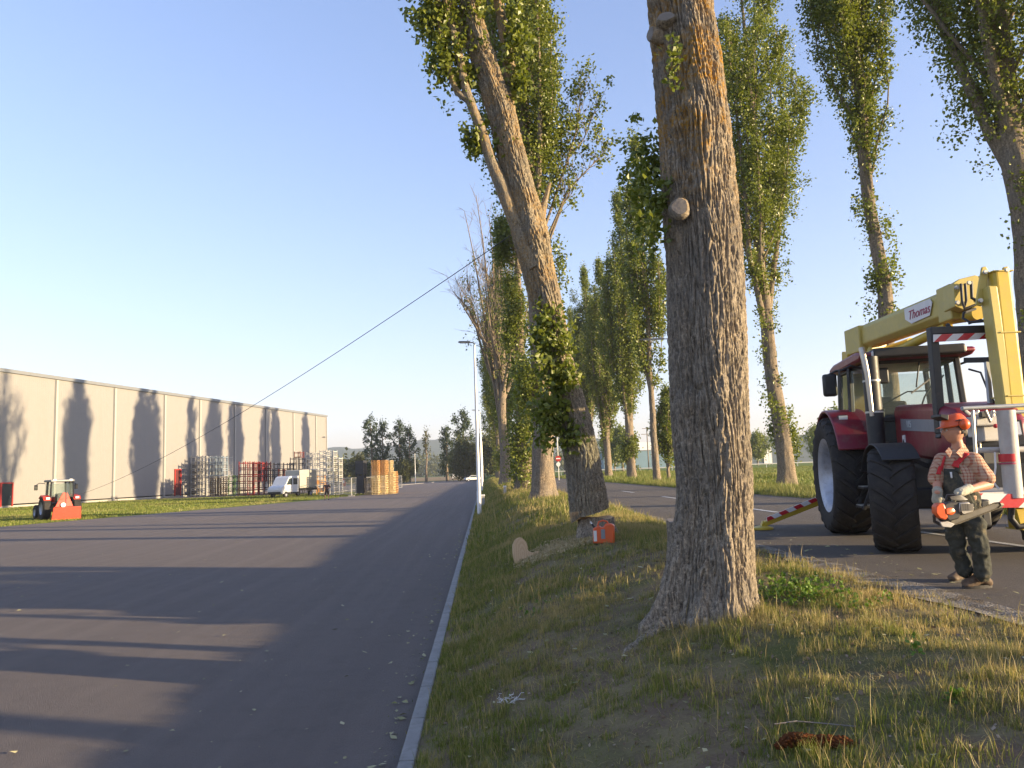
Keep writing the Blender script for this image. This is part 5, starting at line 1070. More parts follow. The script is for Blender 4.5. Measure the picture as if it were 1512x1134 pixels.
# knuckle
kn = MB()
for dy in (-.19, .19): kn.prism([(0, 0), (1, 0), (1, 1), (0, 1)], 0, .001) if False else None
def plate(pxy, Y, th, name, m, parent=lift, bevel=.01):
    a = [q(x, y, Y) for x, y in pxy]; b = [v+Vector((th*.2, th, 0)) for v in a]; n = len(a)
    return MB().add([tuple(v) for v in a+b], [tuple(range(n)), tuple(range(2*n-1, n-1, -1))]+[(i, i+n, (i+1) % n+n, (i+1) % n) for i in range(n)]).obj(name, m, parent, bevel=bevel)
plate([(1408, 418), (1416, 412), (1440, 406), (1452, 410), (1446, 450), (1424, 458), (1410, 452)], 10.55, .40, 'knuckle_box', M_YEL2)
plate([(1450, 394), (1456, 393), (1461, 402), (1450, 452), (1441, 450), (1446, 415)], 10.0, .04, 'link_plate', M_YEL2)
plate([(1482, 394), (1489, 393), (1490, 402), (1484, 410)], 9.9, .06, 'link_plate', M_YEL)
# upper boom coming down to the basket
u0 = q(1470, 404, 10.05); u1 = q(1513, 780, 9.75)
ub = beam(u0, u1, .24, .30, .26, .30, 'upper_boom', M_YEL, up=(0, 1, 0), ch=.12)
beam(q(1459, 425, 9.98), q(1491, 655, 9.80), .13, .20, name='boom_rail', m=M_YEL2, parent=ub, up=(0, 1, 0)); beam(q(1472, 430, 10.0), q(1480, 470, 9.95), .10, .1, name='slide_block', m=M_AMBER, parent=ub, up=(0, 1, 0))
MB().box(tuple(q(1472, 560, 10.0)), (.06, .12, .16)).obj('sensor', M_DKPLAST, ub)
# hoses
hs_ = MB()
for o_ in (0, .06): hs_.tube([q(1417, 420, 10.5)+Vector((o_, -.03, 0)), q(1418, 445, 10.45)+Vector((o_, -.04, 0)), q(1424, 456, 10.4), q(1440, 450, 10.4)], .018, 8)
hs_.tube([q(1434, 416, 10.5), q(1435, 440, 10.45), q(1446, 446, 10.4)], .022, 8)
hs_.tube([q(1440, 456, 10.4), q(1423, 462, 10.3), q(1422, 470, 10.3), q(1432, 476, 10.2), q(1456, 474, 10.1)], .018, 8).tube([q(1430, 478, 10.25), q(1448, 472, 10.2), q(1460, 476, 10.1)], .014, 8)
hs_.obj('hoses', M_HOSE, lift, True)
for u in (.0, .25, .5, .75, 1.0):
    c_ = u0*(1-u)+u1*u; MB().box(tuple(c_), (.275, .33, .018)).obj('weld_band', M_YEL2, ub, bevel=.004)
bl = MB()
for px, py, Y in ((1412, 425, 10.5), (1430, 418, 10.5), (1413, 447, 10.5), (1440, 444, 10.5), (1454, 402, 9.96), (1447, 444, 9.96), (1486, 399, 9.85)):
    p_ = q(px, py, Y); bl.lathe([(0, -.03), (.028, -.03), (.032, -.015), (.032, .0), (0, .0)], 8, Matrix.Translation(p_))
bl.obj('bolts', M_STEEL, lift)
for px, py, Y in ((1475, 520, 9.86), (1483, 575, 9.84)):
    MB().box(tuple(q(px, py, Y)), (.10, .02, .07)).obj('warning_label', M_WREFL, ub)
MB().box(tuple(q(1345, 474, 12.25)), (.16, .22, .07)).obj('warning_label', M_AMBER, lbm) if False else None
# logo plate on the boom
lp = q(1387, 449, 0.0+11.42); d_ = (t1-t0).normalized(); nrm = Vector((-.9, -.42, 0)).normalized()
c0 = (t0*(.24)+t1*.76); sxn = d_.cross(Vector((0, 0, 1))).normalized(); side = -sxn if (-sxn).dot(Vector((-.5, -.85, 0))) > 0 else sxn; upv = side.cross(-d_) if side.cross(-d_).z > 0 else -side.cross(-d_)
o0 = c0 + side*(.186) + upv*.03
lgp = MB().add([tuple(o0+d_*x+upv*y+side*z) for z in (0, .006) for x, y in ((-.42, .13), (.34, .13), (.40, .06), (.30, -.12), (-.24, -.14), (-.42, -.04))], [tuple(range(6)), tuple(range(11, 5, -1))]+[(i, i+6, (i+1) % 6+6, (i+1) % 6) for i in range(6)]).obj('logo_plate', M_WREFL, lbm)
M_MAG = pm('dull red lettering', (.35, .05, .10), .5, 0, .05)
xd = d_ if d_.cross(upv).dot(side) > 0 else -d_
text('Thomas', .20, frame(o0+side*.010+upv*(-.01), xd, upv), M_MAG, lgp, 'lettering', .35)
# support gantry with red and white board
sf = MB(); g_a, g_b = 10.25, 10.25
sf.bar(q(1376, 484, g_a), q(1389, 640, g_a), .11, .11, (0, 1, 0)).bar(q(1372, 489, g_a), q(1462, 486, g_b), .12, .10).bar(q(1385, 640, g_a), q(1430, 650, g_b), .12, .12).bar(q(1398, 478, 10.3), q(1408, 490, 10.25), .04, .05)
sf.obj('support_frame', M_DKPLAST, lift, bevel=.01)
def striped(pts, parent, n, name='stripe_board', ph=0, slant=.5):    # pts: a (left bottom), b (right bottom), c (right top), d (left top); sub-parts red stripes
    a, b, c, d = [Vector(v) for v in pts]; nn = (b-a).cross(d-a).normalized(); 
    if nn.dot(-(a+LB)) < 0: nn = -nn
    bo = MB().add([tuple(v+nn*z) for z in (0, -.02) for v in (a, b, c, d)], [(0, 1, 2, 3), (7, 6, 5, 4), (0, 4, 5, 1), (1, 5, 6, 2), (2, 6, 7, 3), (3, 7, 4, 0)]).obj(name, M_WREFL, parent)
    rd = MB(); w = 1/n
    for k in range(-1, n+1):
        if (k+ph) % 2: continue
        x0, x1 = k*w, (k+1)*w; q4 = [(x0, 0), (x1, 0), (x1+slant*w, 1), (x0+slant*w, 1)]
        q4 = [(min(1, max(0, x)), y) for x, y in q4]
        if max(x for x, y in q4)-min(x for x, y in q4) < .01: continue
        rd.add([tuple(a+(b-a)*x*(1-y)+(d-a)*y*(1-x)+(c-a)*x*y+nn*.003) if False else tuple((a+(b-a)*x)*(1-y)+(d+(c-d)*x)*y+nn*.003) for x, y in q4], [(0, 1, 2, 3)])
    rd.obj('red_stripes', M_RREFL, bo); return bo
striped([q(1379, 505, 10.15), q(1461, 500, 10.15), q(1461, 491, 10.15), q(1379, 494, 10.15)], lift, 5, slant=.7)
MB().bar(q(1425, 532, 10.6), q(1466, 531, 10.3), .09, .07).obj('arm_strut', M_DKPLAST, lift); MB().tube([q(1430, 545, 10.5), q(1448, 550, 10.4), q(1458, 575, 10.2), q(1466, 590, 10.1), q(1470, 600, 10.1)], .014, 8).obj('cable', M_HOSE, lift, True)
MB().bar(q(1457, 535, 10.2), q(1463, 605, 10.1), .05, .05, (0, 1, 0)).obj('strut', M_RAILG, lift)
# outrigger with stripes and foot
oa = q(1215, 737, 15.0); ob = q(1127, 774, 15.0)
org = beam(oa, ob, .16, .15, .13, .09, 'outrigger', M_YEL, ch=.1)
striped([q(1133, 770, 14.88), q(1209, 739, 14.88), q(1208, 733, 14.88), q(1132, 764, 14.88)], org, 7, slant=-.45)
MB().bar(q(1128, 770, 15.0), q(1124, 782, 15.0), .08, .06).lathe([(0, -.04), (.2, -.04), (.2, .0), (.09, .03), (0, .03)], 24, Matrix.Translation(q(1126, 781, 15.0)+Vector((0, 0, .03))) @ Matrix.Rotation(R(90), 4, 'X')).obj('foot', M_YEL, org, True)
# mirrored outrigger on the far side of the tractor
beam(q(1215, 737, 15.0)+Vector((2.3, -.3, 0)), Vector((9.6-LB.x, 14.4-LB.y, .12)), .16, .15, .13, .09, 'outrigger', M_YEL, ch=.1)
# basket
bk = bpy.data.objects.new('basket', None); bk.empty_display_size = .1; link(bk, lift)
YB, YF = 9.55, 8.85
rl = MB(); rr_ = .024
X0, X1 = 1436, 1560
def rail(py0, py1, Y, m=rl, r=rr_, xa=X0, xb=X1): m.tube([q(xa, py0, Y), q(xb, py1, Y)], r, 10)
rail(603, 596, YF, xa=1421); rail(611, 606, YB, xa=1430); rl.tube([q(1421, 603, YF), q(1430, 611, YB)], rr_, 10)
rl.obj('top_rail', M_RAILG, bk, True)
mr = MB(); mr.tube([q(1442, 665, YF+.1), q(1570, 662, YF+.1)], .035, 10).tube([q(1442, 622, YB), q(1570, 618, YB)], .03, 8); mr.obj('mid_rail', M_POSTW, bk, True)
ps = MB()
for px, Y in ((1436, YF), (1443, YB), (1466, YB)): ps.tube([q(px, 606, Y), q(px+8, 725, Y)], .02, 8)
ps.tube([q(1455, 606, YF), q(1462, 622, YF-.02), q(1466, 608, YF)], .02, 8); ps.obj('stanchion', M_CHROME, bk, True)
sl = MB().tube([q(1485, 606, YF), q(1497, 735, YF)], .098, 24).obj('sleeve_post', M_POSTW, bk, True)
c1 = q(1489, 676, YF); dv = (q(1497, 735, YF)-q(1485, 606, YF)).normalized(); 
stc = MB().tube([c1-dv*.045, c1+dv*.045], .1005, 24).obj('red_sticker', M_RREFL, sl, True); MB().tube([c1+dv*.055, c1+dv*.075], .1005, 24).obj('sticker_line', M_MAG, sl, True)
fl = MB().add([tuple(q(x, y, Y)) for x, y, Y in ((1432, 728, YF-.05), (1575, 722, YF-.05), (1575, 712, YB+.35), (1444, 717, YB+.35))]+[tuple(q(x, y, Y)+Vector((0, 0, -.05))) for x, y, Y in ((1432, 728, YF-.05), (1575, 722, YF-.05), (1575, 712, YB+.35), (1444, 717, YB+.35))], [(0, 1, 2, 3), (7, 6, 5, 4), (0, 4, 5, 1), (1, 5, 6, 2), (2, 6, 7, 3), (3, 7, 4, 0)]).obj('floor', M_POSTW, bk)
striped([q(1432, 750, YF-.07), q(1575, 749, YF-.07), q(1575, 731, YF-.07), q(1432, 728, YF-.07)], bk, 4, 'kick_board', 1, .55)
bx_ = MB().box(tuple(q(1452, 622, YB-.1)), (.34, .22, .12)).box(tuple(q(1457, 640, YB-.05)), (.22, .2, .20)).obj('control_box', M_POSTW, bk, bevel=.02); MB().ball(tuple(q(1470, 629, YB-.25)), .028, 10).obj('stop_button', M_RREFL, bx_, True); MB().box(tuple(q(1456, 612, YB-.24)), (.16, .06, .07)).obj('panel', M_DKPLAST, bx_, bevel=.01)
MB().box(tuple(q(1455, 690, YB+.1)), (.26, .3, .50)).obj('equipment_case', M_DKPLAST, bk, bevel=.03)
MB().tube([q(1469, 668, YF+.05), q(1470, 690, YF+.02), q(1467, 712, YF+.05), q(1475, 722, YF+.05)], .012, 6).obj('cable', M_WHITE, bk, True)
MB().tube([q(1494, 748, YF+.15), q(1493, 766, YF+.15), q(1503, 778, YF+.15), q(1516, 776, YF+.15)], .035, 10).obj('hose_loop', M_HOSE, bk, True)
plate([(1500, 752), (1530, 752), (1530, 782), (1508, 782)], YF+.2, .12, 'lower_bracket', M_YEL, bk)
# rope-hung bar under the basket
MB().box(tuple(q(1455, 768, 9.4)), (.1, .5, .12)).box(tuple(q(1490, 760, 10.4)), (1.5, .4, .28)).obj('front_weight', M_DKPLAST, bt, bevel=.03) if False else None
# ------------------------------------------------------------------ people
M_SKIN = pm('skin', (.52, .26, .17), .5, 0, .08, 30, .2, 200, .4)
LAT = [Vector((.94, -.35, 0)).normalized()]
def skin_mesh(J, E, name, sub=2):    # tapered rounded limbs between joints, to be fused into one surface
    mb = MB(); n = 18 if sub > 1 else 12
    for a, b in E:
        pa, ra = J[a]; pb, rb = J[b]; ra = ra if isinstance(ra, tuple) else (ra, ra); rb = rb if isinstance(rb, tuple) else (rb, rb)
        pa = Vector(pa); pb = Vector(pb); d = pb-pa; L_ = max(d.length, 1e-5); d = d/L_
        e1 = LAT[0]-d*LAT[0].dot(d)
        if e1.length < .35: e1 = Vector((-LAT[0].y, LAT[0].x, 0)); e1 = e1-d*e1.dot(d)
        e1.normalize(); e2 = d.cross(e1); base = len(mb.V); rings = []
        for k in range(6): t_ = math.cos(math.pi/2*k/5); rings.append((pa-d*min(ra)*t_, ra[0]*math.sqrt(max(1e-4, 1-t_*t_)), ra[1]*math.sqrt(max(1e-4, 1-t_*t_))))
        for k in range(1, 6): t_ = math.sin(math.pi/2*k/5); rings.append((pb+d*min(rb)*t_, rb[0]*math.sqrt(max(1e-4, 1-t_*t_)), rb[1]*math.sqrt(max(1e-4, 1-t_*t_)))) if k else None
        rings.insert(6, (pb, rb[0], rb[1]))
        for c, r1, r2 in rings:
            for k in range(n): q_ = 2*math.pi*k/n; mb.V.append(tuple(c+e1*math.cos(q_)*r1+e2*math.sin(q_)*r2))
        m_ = len(rings)
        for j in range(m_-1):
            for k in range(n): k2 = (k+1) % n; mb.F.append((base+j*n+k, base+j*n+k2, base+(j+1)*n+k2, base+(j+1)*n+k))
        mb.F.append(tuple(base+k for k in reversed(range(n)))); mb.F.append(tuple(base+(m_-1)*n+k for k in range(n)))
    me = bpy.data.meshes.new(name); me.from_pydata(mb.V, [], mb.F); return me
def fuse(meshes, name, m, parent, voxel=.009, smooth=5, noise=0, nseed=0, nscale=9):
    bm = bmesh.new()
    for x in meshes: bm.from_mesh(x)
    me = bpy.data.meshes.new(name); bm.to_mesh(me); bm.free()
    o = bpy.data.objects.new(name, me); COL.objects.link(o); r = o.modifiers.new('r', 'REMESH'); r.mode = 'VOXEL'; r.voxel_size = voxel; r.use_smooth_shade = True
    if smooth: s = o.modifiers.new('s', 'SMOOTH'); s.iterations = smooth; s.factor = .5
    dg = bpy.context.evaluated_depsgraph_get(); dg.update(); m2 = bpy.data.meshes.new_from_object(o.evaluated_get(dg)); bpy.data.objects.remove(o); m2.name = name
    if noise:
        n = len(m2.vertices); co = np.zeros(n*3, np.float32); m2.vertices.foreach_get('co', co); co = co.reshape(-1, 3); no = np.zeros(n*3, np.float32); m2.vertices.foreach_get('normal', no); no = no.reshape(-1, 3)
        f = perlin(co.astype(float)*np.array([nscale, nscale, nscale*1.5]), nseed)+.6*perlin(co.astype(float)*nscale*2.3+4, nseed+1); co = co+no*(f*noise)[:, None]; m2.vertices.foreach_set('co', co.ravel().astype(np.float32)); m2.update()
    m2.materials.clear(); m2.materials.append(m); m2.shade_smooth()
    return link(bpy.data.objects.new(name, m2), parent)
def head_mesh(c, fwd, up, s=1.0, name='head'):
    # sculpted from a fine ball: x forward, y left, z up
    fwd = Vector(fwd).normalized(); up = Vector(up); left = up.cross(fwd).normalized(); up = fwd.cross(left)
    bm = bmesh.new(); bmesh.ops.create_icosphere(bm, subdivisions=5, radius=1)
    for v in bm.verts:
        x, y, z = v.co; X, Y, Z = x*.098, y*.076, z*.118
        if z < 0: X *= 1-.10*(-z); Y *= 1-.28*(-z)**1.2
        if x < 0 and z < -.1: X *= 1-.35*(-z)
        g = lambda yy, zz, sy, sz: math.exp(-((Y-yy)/sy)**2-((Z-zz)/sz)**2)
        if x > 0:
            X += .026*g(0, -.018, .011, .020)+.012*g(0, .008, .009, .018) - .004*g(0, .028, .02, .012)       # nose
            X += .006*g(0, .034, .04, .010) - .010*(g(.030, .012, .014, .011)+g(-.030, .012, .014, .011))      # brow, sockets
            X += .007*g(0, -.052, .020, .005)+.008*g(0, -.064, .018, .006) - .005*g(0, -.058, .022, .0025)     # lips
            X += .012*g(0, -.092, .022, .018)                                                                # chin
        v.co = Vector((X, Y, Z))
    for s_ in (-1, 1):    # ears
        r = bmesh.ops.create_icosphere(bm, subdivisions=2, radius=1)['verts']
        for v in r: v.co = Vector((v.co.x*.017-.006, v.co.y*.008+s_*.078, v.co.z*.031+.0))
    M = Matrix(((fwd.x, left.x, up.x, c.x), (fwd.y, left.y, up.y, c.y), (fwd.z, left.z, up.z, c.z), (0, 0, 0, 1))) @ Matrix.Scale(s, 4)
    bm.transform(M); me = bpy.data.meshes.new(name); bm.to_mesh(me); bm.free(); return me, M
def rmesh(mb, name):
    me = bpy.data.meshes.new(name); me.from_pydata(mb.V, [], mb.F); return me

WY = 7.58
W0 = P(1440, 868, WY); W0.z = RZ_
man = empty('person', W0, 0, 'man in orange helmet, plaid shirt and dark bib overalls holding a chainsaw', 'person')
w = lambda px, py, dy=0.: P(px, py, WY+dy)-W0
hc = w(1409, 636.5, -.02); hfwd = Vector((-.97, .10, -.02)); hup = Vector((-.05, 0, 1))
hm, HM = head_mesh(hc, hfwd, hup, 1.07)
# joints: his right side is at the left of the picture
sR, sL = w(1392, 680, .10), w(1438, 680, -.10)
eR, wR = w(1384, 712, .06), w(1384, 727, -.05)
eL, wL = w(1459, 715, -.16), w(1428, 724, -.30)
pel = w(1421, 752, 0); hipR, hipL = w(1411, 764, .05), w(1434, 764, -.06); kR, kL = w(1413, 806, .06), w(1447, 808, -.12); aR, aL = w(1425, 846, .08), w(1450, 853, -.06)
chest = w(1416, 697, 0); neck = w(1416, 668, 0.0)
J = {'pel': (pel, (.115, .085)), 'belly': (w(1418, 728, -.01), (.115, .085)), 'chest': (chest, (.12, .085)), 'nb': (w(1416, 674, 0), (.06, .055)), 'neck': (neck-Vector((0.0, 0, .0)), .058), 'hd': (w(1413, 652, -.01), .052),
     'sR': (sR, .052), 'eR': (eR, .047), 'wR': (wR, .032), 'sL': (sL, .052), 'eL': (eL, .050), 'wL': (wL, .033),
     'hR': (hipR, .065), 'kR': (kR, .05), 'aR': (aR, .045), 'hL': (hipL, .065), 'kL': (kL, .05), 'aL': (aL, .045)}
E = [('pel', 'belly'), ('belly', 'chest'), ('chest', 'nb'), ('nb', 'neck'), ('neck', 'hd'), ('chest', 'sR'), ('sR', 'eR'), ('eR', 'wR'), ('chest', 'sL'), ('sL', 'eL'), ('eL', 'wL'), ('pel', 'hR'), ('hR', 'kR'), ('kR', 'aR'), ('pel', 'hL'), ('hL', 'kL'), ('kL', 'aL')]
body = fuse([skin_mesh(J, E, 'b'), hm], 'body', M_SKIN, man, .0075, 2)
# shirt
t = NT('plaid shirt'); sv = t.n('SeparateXYZ'); t.l(t.co(), sv.inputs[0])
def stripes(o, period, duty, off=0): return t.math('LESS_THAN', t.math('FRACT', t.math('ADD', t.math('MULTIPLY', o, 1/period), 20+off)), duty)
xy = t.math('ADD', sv.outputs[0], t.math('MULTIPLY', sv.outputs[1], .5))
a_ = stripes(sv.outputs[2], .030, .30); b_ = stripes(xy, .030, .30); c = t.mix(t.math('MULTIPLY', t.math('ADD', a_, b_), .5), (.50, .36, .26), (.30, .07, .035)); c = t.mix(t.math('MULTIPLY', stripes(sv.outputs[2], .030, .09, .55), .6), c, (.20, .11, .09))
M_SHIRT = t.fin(c, .85, t.bump(t.noise(14, 4), .5, .02), spec=.2)
SJ = {'belly': (w(1419, 735, -.01), (.155, .125)), 'chest': (w(1416, 700, 0), (.168, .13)), 'up': (w(1416, 682, 0.01), (.12, .10)), 'nb': (w(1416, 668, .01), (.085, .075)), 'col': (w(1415, 661, .01), (.066, .062)),
      'sR': (sR+Vector((0, 0, .0)), .082), 'mR': (w(1384, 700, .08), .078), 'eR': (w(1381, 707, .08), .07), 'sL': (sL, .082), 'mL': (w(1449, 697, -.13), .078), 'eL': (w(1457, 706, -.16), .078)}
shirt = fuse([skin_mesh(SJ, [('chest', 'belly'), ('chest', 'up'), ('up', 'nb'), ('nb', 'col'), ('up', 'sR'), ('sR', 'mR'), ('mR', 'eR'), ('up', 'sL'), ('sL', 'mL'), ('mL', 'eL')], 's')], 'shirt', M_SHIRT, man, .009, 2, .006, 3, 11)
# collar
cl = MB()
for pts in ([(1401, 660, -.08), (1406, 667, -.10), (1402, 676, -.13), (1395, 667, -.09)], [(1420, 659, -.08), (1428, 664, -.07), (1420, 676, -.14), (1411, 668, -.12)]):
    a = [w(x, y, d) for x, y, d in pts]; cl.add([tuple(v) for v in a]+[tuple(v+Vector((.01, .02, -.004))) for v in a], [(0, 1, 2, 3), (7, 6, 5, 4), (0, 4, 5, 1), (1, 5, 6, 2), (2, 6, 7, 3), (3, 7, 4, 0)])
cl.obj('collar', M_SHIRT, shirt, True, bevel=.004)
# overalls: trousers and bib
t = NT('dark work cloth'); c = t.mix(t.noise(9, 5, .65), (.030, .034, .030), (.070, .072, .060)); c = t.mix(t.ramp(t.noise(6, 5, .7), [(.53, 0.), (.66, .6)]), c, (.19, .155, .095))
M_CLOTH = t.fin(c, .85, t.bump(t.noise(12, 5, .6), .7, .03), spec=.2)
TJ = {'wst': (w(1421, 735, -.01), (.165, .135)), 'pel': (w(1422, 756, 0), (.172, .14)), 'hR': (w(1409, 770, .05), .098), 'kR': (w(1413, 806, .06), .076), 'bR': (w(1421, 830, .08), .072), 'aR': (w(1424, 841, .08), .074),
      'hL': (w(1438, 772, -.06), .10), 'kL': (w(1447, 808, -.12), .080), 'bL': (w(1450, 832, -.08), .076), 'aL': (w(1450, 847, -.07), .080)}
tro = fuse([skin_mesh(TJ, [('pel', 'wst'), ('pel', 'hR'), ('hR', 'kR'), ('kR', 'bR'), ('bR', 'aR'), ('pel', 'hL'), ('hL', 'kL'), ('kL', 'bL'), ('bL', 'aL')], 't')], 'overalls', M_CLOTH, man, .010, 2, .019, 5, 9)
# bib: sheet lying over the chest front
def front_pt(px, py, off=.012):    # project onto the shirt front
    return px, py
from mathutils.bvhtree import BVHTree
def shell(outline_px, m, name, parent, target, off=.012, th=.008, nx=14, ny=14):
    bm = bmesh.new(); bm.from_mesh(target.data); bvh = BVHTree.FromBMesh(bm); bm.free()
    a, b, c, d = outline_px; V = []; ok = []
    for j in range(ny+1):
        for i in range(nx+1):
            u, v = i/nx, j/ny; x = (a[0]*(1-u)+b[0]*u)*(1-v)+(d[0]*(1-u)+c[0]*u)*v; y = (a[1]*(1-u)+b[1]*u)*(1-v)+(d[1]*(1-u)+c[1]*u)*v
            o = P(x, y, WY-1.2)-W0; dr = ray(x, y).normalized(); h = bvh.ray_cast(o, dr)
            V.append((h[0]-dr*off) if h[0] is not None else None)
    last = None
    pts = [v for v in V if v is not None]
    for k in range(len(V)):
        if V[k] is None:
            j, i = divmod(k, nx+1); x = i; cand = [(abs(i-q_ % (nx+1))+abs(j-q_//(nx+1)), q_) for q_ in range(len(V)) if V[q_] is not None]
            V[k] = V[min(cand)[1]] if cand else w(outline_px[0][0], outline_px[0][1], -.15)
    vs = [tuple(v) for v in V]; F = [(j*(nx+1)+i, j*(nx+1)+i+1, (j+1)*(nx+1)+i+1, (j+1)*(nx+1)+i) for j in range(ny) for i in range(nx)]
    o = MB().add(vs, F).obj(name, m, parent, True, auto=False); s = o.modifiers.new('so', 'SOLIDIFY'); s.thickness = th; s.offset = 0; return o
bib = shell([(1394, 692), (1412, 693), (1440, 745), (1392, 745)], M_CLOTH, 'bib', man, shirt, .014)
shell([(1411, 684), (1416, 684), (1420, 700), (1410, 696)], M_CLOTH, 'bib_tab', bib, shirt, .016, .01, 4, 6)
shell([(1402.5, 697), (1405.5, 697), (1406.5, 706), (1404, 706)], M_WHITE, 'badge', bib, bib, .012, .004, 3, 4)
M_REDW = pm('red webbing', (.50, .018, .022), .7, 0, .08, 20)
shell([(1424, 668), (1431, 670), (1415, 688), (1408, 684)], M_REDW, 'strap', man, shirt, .020, .008, 5, 12)
shell([(1409, 680), (1417, 682), (1416, 691), (1405, 688)], M_REDW, 'strap_patch', man, shirt, .024, .01, 6, 6)
shell([(1393.5, 674), (1396.5, 674), (1392, 694), (1387, 694)], M_REDW, 'strap', man, shirt, .016, .008, 4, 12)
shell([(1386, 688), (1391, 690), (1389, 701), (1382, 700)], M_REDW, 'strap_end', man, shirt, .020, .01, 4, 8)
# helmet, ear defenders, glasses, hair
M_ORANGE = pm('orange shell', (.68, .10, .018), .35, 0, .06, 10, spec=.6)
hb = MB(); Lm = lambda x, y, z: (x, y, z)
prof = [(0, .158), (.03, .156), (.062, .145), (.090, .118), (.104, .085), (.108, .055), (.112, .046), (.106, .046), (.10, .06)]
n = 40; vs = []; 
for k in range(n):
    a = 2*math.pi*k/n; ca, sa = math.cos(a), math.sin(a)
    for (r, z) in prof:
        ex_ = 1.12 if ca > 0 else 1.08
        rr2 = r*(1 + (.0 if r < .105 else .0)); x = ca*rr2*ex_; y = sa*rr2*.92; zz = z
        if r > .11 and ca > .2: x += .045*(ca-.2)/.8; zz -= .010
        vs.append((x-.008, y, zz - .006*ca + .006*abs(math.sin(3*a))*(r < .09)*(r > .02)))
m_ = len(prof); fs = [(k*m_+j, ((k+1) % n)*m_+j, ((k+1) % n)*m_+j+1, k*m_+j+1) for k in range(n) for j in range(m_-1)]
hel = MB().add(vs, fs, HM).obj('helmet', M_ORANGE, man, True, auto=False)
for s in (-1, 1):
    MB().ball((-.045, s*.112, .055), (.048, .034, .052), 18, HM).obj('ear_defender', M_ORANGE, hel, True, auto=False); MB().ball((-.045, s*.093, .055), (.05, .016, .054), 16, HM).obj('ear_cushion', M_DKPLAST, hel, True, auto=False)
    MB().tube([HM @ Vector((-.04, s*.115, .07)), HM @ Vector((-.005, s*.122, .10)), HM @ Vector((.03, s*.105, .09))], .006, 6).obj('wire', M_DKPLAST, hel, True)
MB().prism([(.085, .100), (.155, .135), (.150, .160), (.075, .150)], -.095, .095, HM).obj('visor', M_DKPLAST, hel, bevel=.006)
M_HAIR = pm('grey hair', (.14, .12, .10), .7, 0, .3, 80, .8, 200)
hr = MB(); 
for s in (-1, 1): hr.ball((-.035, s*.062, .02), (.055, .024, .052), 14, HM)
hr.ball((-.070, 0, .0), (.040, .066, .062), 16, HM)
fuse([rmesh(hr, 'h')], 'hair', M_HAIR, man, .006, 1, .006, 9, 60)
MB().ball((.076, .030, .012), .0125, 10, HM).ball((.076, -.030, .012), .0125, 10, HM).obj('eyes', M_WHITE, body, True, auto=False)
MB().ball((.0865, .031, .012), .0045, 8, HM).ball((.0865, -.031, .012), .0045, 8, HM).obj('pupils', M_DKPLAST, body, True, auto=False)
gl = MB()
for s in (-1, 1):
    gl.tube([HM @ Vector((.100+.0*a, s*.031+.020*math.cos(a), .010+.015*math.sin(a))) for a in [2*math.pi*k/14 for k in range(15)]], .0022, 5); gl.tube([HM @ Vector((.100, s*.050, .014)), HM @ Vector((.05, s*.077, .014)), HM @ Vector((-.01, s*.084, .010))], .0022, 5)
gl.tube([HM @ Vector((.103, .012, .013)), HM @ Vector((.108, 0, .014)), HM @ Vector((.103, -.012, .013))], .002, 5); gl.obj('glasses', M_CHROME, man, True)
# gloves with five fingers
M_GLOVE = pm('cream work glove', (.40, .385, .31), .85, 0, .12, 14, .6, 80, .2, dirt=(.20, .18, .13))
def glove(wrist, palm, fdirs, thumb, name='glove'):
    ms = [skin_mesh({'w': (wrist, .048), 'c': (wrist*.6+palm*.4, .044), 'p': (palm, (.052, .040)), 'k': (palm+(palm-wrist).normalized()*.022, (.048, .036))}, [('w', 'c'), ('c', 'p'), ('p', 'k')], 'p')]
    for ch in fdirs+[thumb]:
        Jf = {str(i): (p, .0145-.001*i) for i, p in enumerate(ch)}; ms.append(skin_mesh(Jf, [(str(i), str(i+1)) for i in range(len(ch)-1)], 'f', 1))
    return fuse(ms, name, M_GLOVE, man, .0042, 1, .0018, 12, 40)
# left hand grips the front handle; right hand hangs relaxed beside the rear handle
pL = w(1418, 727, -.34); hnd = w(1409, 733, -.38)
fd = []
for i in range(4):
    o0 = pL + Vector((-.040+.004*i, -.028+.020*i, -.004-.012*i)); fd.append([pL+Vector((-.008, -.02+.014*i, 0)), o0+Vector((-.02, -.012, -.004)), o0+Vector((-.036, -.004, -.034)), o0+Vector((-.018, .012, -.052-.002*i))])
th = [pL+Vector((.0, -.036, .01)), pL+Vector((-.028, -.052, -.012)), pL+Vector((-.046, -.046, -.036))]
glove(w(1430, 722, -.28), pL, fd, th)
pR = w(1384, 737, -.04); fd = []
for i in range(4):
    b0 = pR+Vector((-.032+.021*i, -.008*i, -.02)); ln = (.072, .085, .08, .062)[i]; fd.append([pR+Vector((-.018+.012*i, 0, .0)), b0+Vector((-.002, -.006, -ln*.38)), b0+Vector((.008, -.016, -ln*.75)), b0+Vector((.020, -.02, -ln))])
th = [pR+Vector((.028, -.02, .02)), pR+Vector((.046, -.034, -.012)), pR+Vector((.048, -.040, -.042))]
glove(w(1384, 725, -.03), pR, fd, th)
